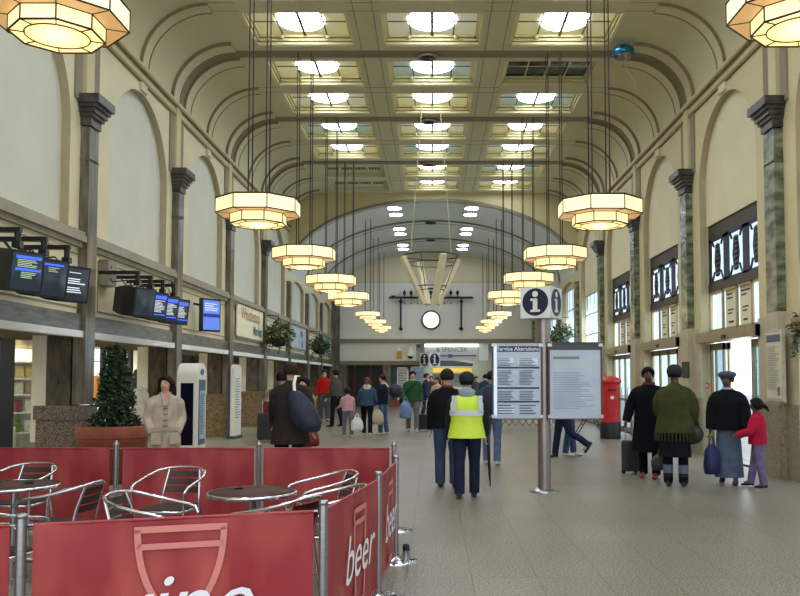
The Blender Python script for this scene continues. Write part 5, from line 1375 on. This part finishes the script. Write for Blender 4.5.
def strap(label, pts, m0, r=.018, parent=None):
    m = MB(); m.tube([V(p) for p in pts], r, 6, flat=.4); return m
def backpack(label, pr, m0, w=.34, d=.2, h=.46, off=.0, cat='backpack'):
    t = thing('backpack', label, cat, pr['back'] + pr['R'] @ V((off, -.045, 0)), 0); t.rotation_euler.z = math.atan2(pr['R'][1][0], pr['R'][0][0])
    m = MB(); rs = []
    for z, k in ((-h / 2, .7), (-h * .44, .95), (-h * .2, 1.05), (h * .1, 1.0), (h * .38, .85), (h / 2, .5)):
        rs.append([V((w / 2 * k * (abs(cos(a)) ** .7) * (1 if cos(a) > 0 else -1), d / 2 * k * (abs(sin(a)) ** .7) * (1 if sin(a) > 0 else -1) + d * .3, z)) for a in [2 * pi * j / 20 for j in range(20)]])
    m.rings(rs); m.build('pack_body', m0, t)
    m = MB(); m.box(-w * .3, w * .3, d * .75, d * .86, -h * .35, h * .02); m.build('front_pocket', m0, t)
    return t
# near-left group
woman = person('person in a beige belted coat with long dark hair standing by the planter', 164, 480, 11.6, 1.66, 20, hair=(34, 24, 24), hairstyle='long', top=(196, 180, 158), top_len=.42, flare=1.12, bulk=1.2, bottom=(40, 36, 36), armL=(.0, .22, .55), armR=(.0, .25, .50), twistL=.35, twistR=.35, look=radians(-22), collar=(176, 162, 142), sleeve_w=1.1, front='toggle')
x = P(291, 480, 11.5)[0]
navyman = person('person in a dark brown coat carrying a big navy bag, back to the camera', 290, 480, 11.6, 1.84, 186, hair=(52, 38, 28), top=(54, 46, 42), top_len=.30, flare=1.2, bulk=1.22, bottom=(26, 26, 32), legL=(.05, .05), legR=(-.03, .03), armL=(.25, .18, .5), armR=(-.1, .3, .3), sleeve_w=1.15, look=radians(0))
t = thing('shoulder_bag', 'large slouching navy shoulder bag on the back of the person in the dark brown coat', 'bag', navyman['back'] + V((.20, -.06, -.06)), 0)
m = MB(); rs = []
for z, k in ((-.42, .45), (-.38, .8), (-.25, 1.05), (-.1, 1.0), (.08, .80), (.20, .55), (.26, .3)):
    rs.append([V((.20 * k * cos(a) * (1 + .07 * cos(3 * a + z * 9)) + .32 * (-.1 - z), .11 * k * sin(a) * (1 + .12 * sin(5 * a + z * 14)), z * .84)) for a in [2 * pi * j / 20 for j in range(20)]])
m.rings(rs); m.build('bag_body', mat('navy_bag_cloth', (34, 42, 66), .6, var=.25, scale=8, bump=.3, bscale=10), t)
m = MB(); m.tube([(-.12, -.02, .20), (-.13, .0, .32), (-.12, .08, .42), (-.10, .22, .42)], .022, 8, flat=.4); m.build('white_strap', M_frm, t)
person('person in black seen just behind the left shoulder of the dark brown coat', 281, 465, 14.0, 1.74, 150, hair=(24, 20, 20), top=(26, 26, 30), bulk=1.15, top_len=.1, bottom=(30, 30, 36))
tanw = person('dark-haired person in a tan coat partly hidden behind the navy shoulder bag', 304, 463, 14.2, 1.64, -25, hair=(24, 20, 22), hairstyle='bun', top=(170, 132, 82), top_len=.25, bulk=1.05, bottom=(70, 80, 100), armL=(.3, .2, .9))
bag('tote_bag', 'dark red tote bag hanging low beside the person in the tan coat', (P(309, 430, 13.4)[0], 13.4, P(309, 424, 13.4)[1]), .34, .2, .30, mat('dark_red_cloth', (122, 32, 38)))
# mid-left group
person('person in a red shirt and grey trousers facing the camera', 324, 420.5, 30.8, 1.93, 12, hair=(50, 38, 30), top=(196, 36, 34), bulk=1.12, bottom=(84, 88, 92), legL=(.1, .05), legR=(-.05, .05), armL=(.1, .28, 1.1), armR=(-.05, .22, .3), twistL=.5)
person('person in a dark grey-green sweater and black trousers standing side-on', 336, 426.5, 27.4, 1.90, -120, hair=(36, 28, 24), top=(84, 84, 72), bulk=1.15, bottom=(30, 32, 40), armL=(.1, .12, .5), armR=(.1, .12, .5))
c_ = person('child in a pink jacket holding a white carrier bag', 347.5, 436.7, 22.6, 1.35, 200, hair=(48, 34, 30), hairstyle='bun', top=(214, 164, 170), bulk=1.12, bottom=(118, 114, 122), shoe=(220, 216, 212), kid=True, armL=(.4, .15, .9), armR=(.15, .2, .3), legL=(.12, .1), legR=(-.15, .1))
bag('carrier_bag', 'white plastic carrier bag between the pink-jacketed child and the blue-jacketed person', (P(357, 430, 22.5)[0], 22.5, P(357, 414, 22.5)[1]), .34, .16, .40, mat('white_plastic_bag', (226, 224, 220), .4, var=.1, scale=8), 20)
bl = person('person in a blue-grey jacket with pale hood and tied brown hair', 367, 434.5, 23.3, 1.64, 178, hair=(112, 72, 48), hairstyle='ponytail', top=(66, 88, 112), bulk=1.2, top_len=.06, bottom=(26, 26, 34), shoe=(206, 198, 196), hood=(224, 214, 190), legL=(.16, .08), legR=(-.12, .12), armL=(.1, .28, .5), armR=(.1, .28, .5))
nv = person('person in a navy jacket and blue jeans walking with hand lowered, facing left', 383, 433.8, 23.6, 1.72, -95, hair=(46, 36, 34), top=(32, 38, 58), bulk=1.12, top_len=.08, bottom=(74, 100, 136), shoe=(226, 226, 226), collar=(190, 186, 186), legL=(.10, .06), legR=(-.08, .08), armL=(.15, .12, .25), armR=(.15, .14, .25))
bag('carrier_bag', 'beige carrier bag held low between the blue-jacketed and navy-jacketed people', (P(376.5, 425, 23.3)[0], 23.3, P(376.5, 406, 23.3)[1]), .40, .2, .46, mat('beige_plastic_bag', (196, 180, 146), .45, var=.15, scale=8))
t = thing('holdall', 'navy holdall slung behind the shoulder of the person in the navy jacket', 'bag', (P(396, 391, 23.5)[0], 23.5, P(396, 391, 23.5)[1]), radians(10))
m = MB(); m.ell((0, 0, 0), .20, .17, .20, 18, 10); m.build('bag_body', mat('navy_bag_cloth', (34, 42, 66)), t); m = MB(); m.tube([(-.22, 0, .12), (-.30, 0, .22), (-.36, 0, .24)], .02, 6); m.build('strap', M_frm, t)
gr = person('person in a green jumper with a diagonal black strap walking towards the camera', 412.5, 431, 25.0, 1.85, 5, hair=(24, 22, 24), top=(52, 92, 58), bulk=1.15, top_len=.08, bottom=(112, 116, 116), shoe=(196, 194, 190), collar=(220, 216, 200), legL=(.22, .1), legR=(-.16, .15), armL=(-.1, .22, .4), armR=(.15, .25, .4), sleeve_w=1.1)
t = thing('crossbody_bag', 'black shoulder bag with a strap across the green jumper', 'bag', gr['o'] + V((-.30, -.02, .98)), 0)
m = MB(); m.ell((0, 0, -.02), .11, .09, .17, 12, 8); m.build('bag_body', M_caseb, t); m = MB(); m.tube([(.0, -.05, .1), (.14, -.15, .25), (.34, -.16, .42), (.46, -.06, .54)], .022, 6, flat=.4); m.build('strap', M_caseb, t)
bag('carrier_bag', 'pale blue carrier bag hanging beside the person in the green jumper', (P(405.5, 415, 24.7)[0], 24.7, P(405.5, 397, 24.7)[1]), .36, .2, .58, mat('pale_blue_plastic_bag', (116, 146, 190), .4, var=.15, scale=8))
person('person in a dark blue coat behind the green-jumpered person, facing right', 426, 421, 30.5, 1.80, 80, hair=(70, 50, 40), top=(40, 52, 80), bulk=1.15, top_len=.1, bottom=(60, 62, 70))
person('person in a cream coat with reddish brown hair far down the hall', 437.5, 422, 29.0, 1.66, -40, hair=(96, 52, 36), hairstyle='long', top=(206, 190, 156), bulk=1.1, top_len=.35, bottom=(60, 52, 50), armR=(.1, .35, .2))
# centre pair
jm = person('person in a black jacket and blue jeans walking away beside the yellow vest', 447, 488, 12.2, 1.76, 172, hair=(50, 36, 28), top=(24, 24, 28), bulk=1.22, top_len=.08, bottom=(66, 82, 110), collar=(120, 36, 34), legL=(.10, .05), legR=(.10, .1), armL=(.1, .20, .2), armR=(.35, .22, .7), sleeve_w=1.2, look=radians(15), legw=1.12)
vs = person('person in a yellow high-visibility vest with grey hood walking away from the camera', 467, 496, 11.2, 1.69, 180, hair=(16, 16, 18), top=(34, 44, 44), bulk=1.26, top_len=.12, flare=1.1, bottom=(36, 40, 62), hood=(150, 158, 168), vest=True, legL=(-.10, .06), legR=(.12, .05), armL=(.15, .18, .35), armR=(.05, .22, .3), sleeve_w=1.15, hat=((18, 18, 20), 'beanie'), legw=1.08)
t = thing('umbrella_folded', 'thin dark folded umbrella hanging at the side of the yellow-vested person', 'umbrella', vs['hr'] + V((.03, .0, 0)), 0)
m = MB(); m.tube([(0, 0, .02), (.02, 0, -.1), (.03, 0, -.45), (.04, 0, -.62)], [.012, .022, .018, .006], 8); m.build('furled_cloth', M_dark, t)
bp = person('person in light jeans with a rucksack, mostly hidden by the left service board', 492, 464, 15.5, 1.76, 170, hair=(30, 26, 28), top=(70, 84, 110), bulk=1.12, bottom=(96, 116, 150), shoe=(200, 198, 200), legL=(.12, .05), legR=(-.12, .06), armR=(.1, .2, .4))
backpack('dark rucksack worn by the person behind the left service board', bp, mat('dark_rucksack', (34, 40, 58), .7, var=.2))
person('person in blue jeans and white trainers behind the right service board', 570, 455.5, 17.2, 1.72, 85, hair=(40, 32, 28), top=(60, 64, 80), bulk=1.1, bottom=(66, 88, 124), shoe=(222, 222, 220), legL=(.12, .04), legR=(-.1, .05))
person('person striding left in dark jeans, one foot raised, behind the right board', 562, 457.5, 16.7, 1.74, -90, hair=(30, 26, 26), top=(44, 46, 60), bulk=1.1, bottom=(38, 44, 66), shoe=(22, 22, 24), legL=(-.38, .62), legR=(.16, .02), armL=(.3, .15, .4), armR=(-.3, .15, .3))
# right group
pc = person('person in a long black coat with hood lining and red shoes holding a suitcase handle', 650, 477.5, 13.4, 1.80, -28, sk=M_skind, hair=(20, 18, 24), top=(16, 16, 22), top_len=.55, flare=1.2, bulk=1.3, bottom=(16, 16, 20), shoe=(150, 30, 30), armL=(.1, .25, .4), armR=(.1, .42, .35), sleeve_w=1.2, look=radians(30), scarf=(120, 40, 56), nod=.12, legL=(.05, .03), legR=(-.03, .03))
gs = person('person in an olive green fringed knitted shawl and dark skirt, back to the camera', 676, 486, 12.35, 1.80, 160, sk=M_skind, hair=(18, 18, 26), top=(66, 68, 34), top_len=.18, flare=1.12, bulk=1.42, bottom=(22, 22, 28), skirt=(.58, .5), boots=(104, 112, 128), shoe=(20, 20, 24), hat=((26, 26, 36), 'beanie'), armL=(.2, .15, .7), armR=(.1, .22, .5), sleeve_w=1.35, fringe=(.13, 34), legL=(.05, .05), legR=(.0, .03), twistL=.3, twistR=.1)
t = thing('handbag', 'dark olive handbag carried at the right side of the green shawl', 'bag', (P(692, 430, 12.3)[0], 12.3, P(692, 444, 12.3)[1]), radians(20))
m = MB(); m.ell((0, 0, .14), .20, .10, .15, 16, 9); m.build('bag_body', mat('dark_olive_leather', (44, 46, 34), .5, var=.2), t); m = MB(); m.tube([(-.12, 0, .26), (-.08, 0, .42), (.02, 0, .47), (.1, 0, .4), (.12, 0, .26)], .012, 6); m.build('handle', M_black, t)
bag('tote_bag', 'dark brown bag hanging between the black coat and the green shawl', (P(661, 450, 12.9)[0], 12.9, P(661, 448, 12.9)[1]), .30, .16, .28, mat('dark_brown_leather', (58, 46, 38), .5, var=.2))
sk_ = person('person in a black jacket, long blue-grey skirt and patterned hat facing the child', 729, 483.5, 12.65, 1.72, -25, sk=M_skind, hair=(20, 18, 20), top=(22, 20, 26), top_len=.12, bulk=1.38, bottom=(92, 104, 122), skirt=(.90, .32), shoe=(30, 30, 40), hat=((70, 72, 96), 'beret'), collar=(190, 190, 200), armL=(.1, .28, .35), armR=(.1, .2, .15), look=radians(-35), sleeve_w=1.25)
bag('tote_bag', 'navy blue carrier bag hanging from the hand beside the long blue-grey skirt', (P(711.5, 440, 12.5)[0], 12.5, P(711.5, 437, 12.5)[1]), .24, .2, .50, mat('deep_blue_bag', (30, 36, 92), .5, var=.2, scale=8))
ch = person('child in a red jacket and lilac trousers with dark hair blown to the right', 758.5, 487, 12.25, 1.31, -120, sk=M_skind, hair=(24, 20, 24), hairstyle='ponytail', top=(184, 30, 60), bulk=1.3, top_len=.1, bottom=(124, 104, 140), shoe=(22, 20, 26), kid=True, armL=(.35, .2, .9), armR=(.65, .15, .25), sleeve_w=1.25, legL=(-.12, .05), legR=(.2, .02), legw=1.1)
# crowd at the far end
for i, (u, Y, H, f, col, hc, bt, lb) in enumerate((
        (556, 38, 1.75, 150, (60, 60, 66), (60, 40, 30), (50, 50, 60), 'distant person in a dark grey jacket beyond the service boards'),
        (476, 40, 1.70, 30, (70, 74, 60), (40, 30, 24), (60, 60, 66), 'distant person in an olive top beside the ticket hall opening'),
        (485.5, 33, 1.78, 190, (40, 60, 90), (30, 26, 26), (50, 56, 70), 'distant person in a blue coat seen left of the service boards'),
        (431, 40, 1.72, 10, (120, 50, 44), (60, 40, 34), (60, 60, 70), 'distant person in a rust red top near the end wall'))):
    person(lb, u, 378 + F * 1.62 / Y, Y, H, f, hair=hc, top=col, bottom=bt, bulk=1.12)
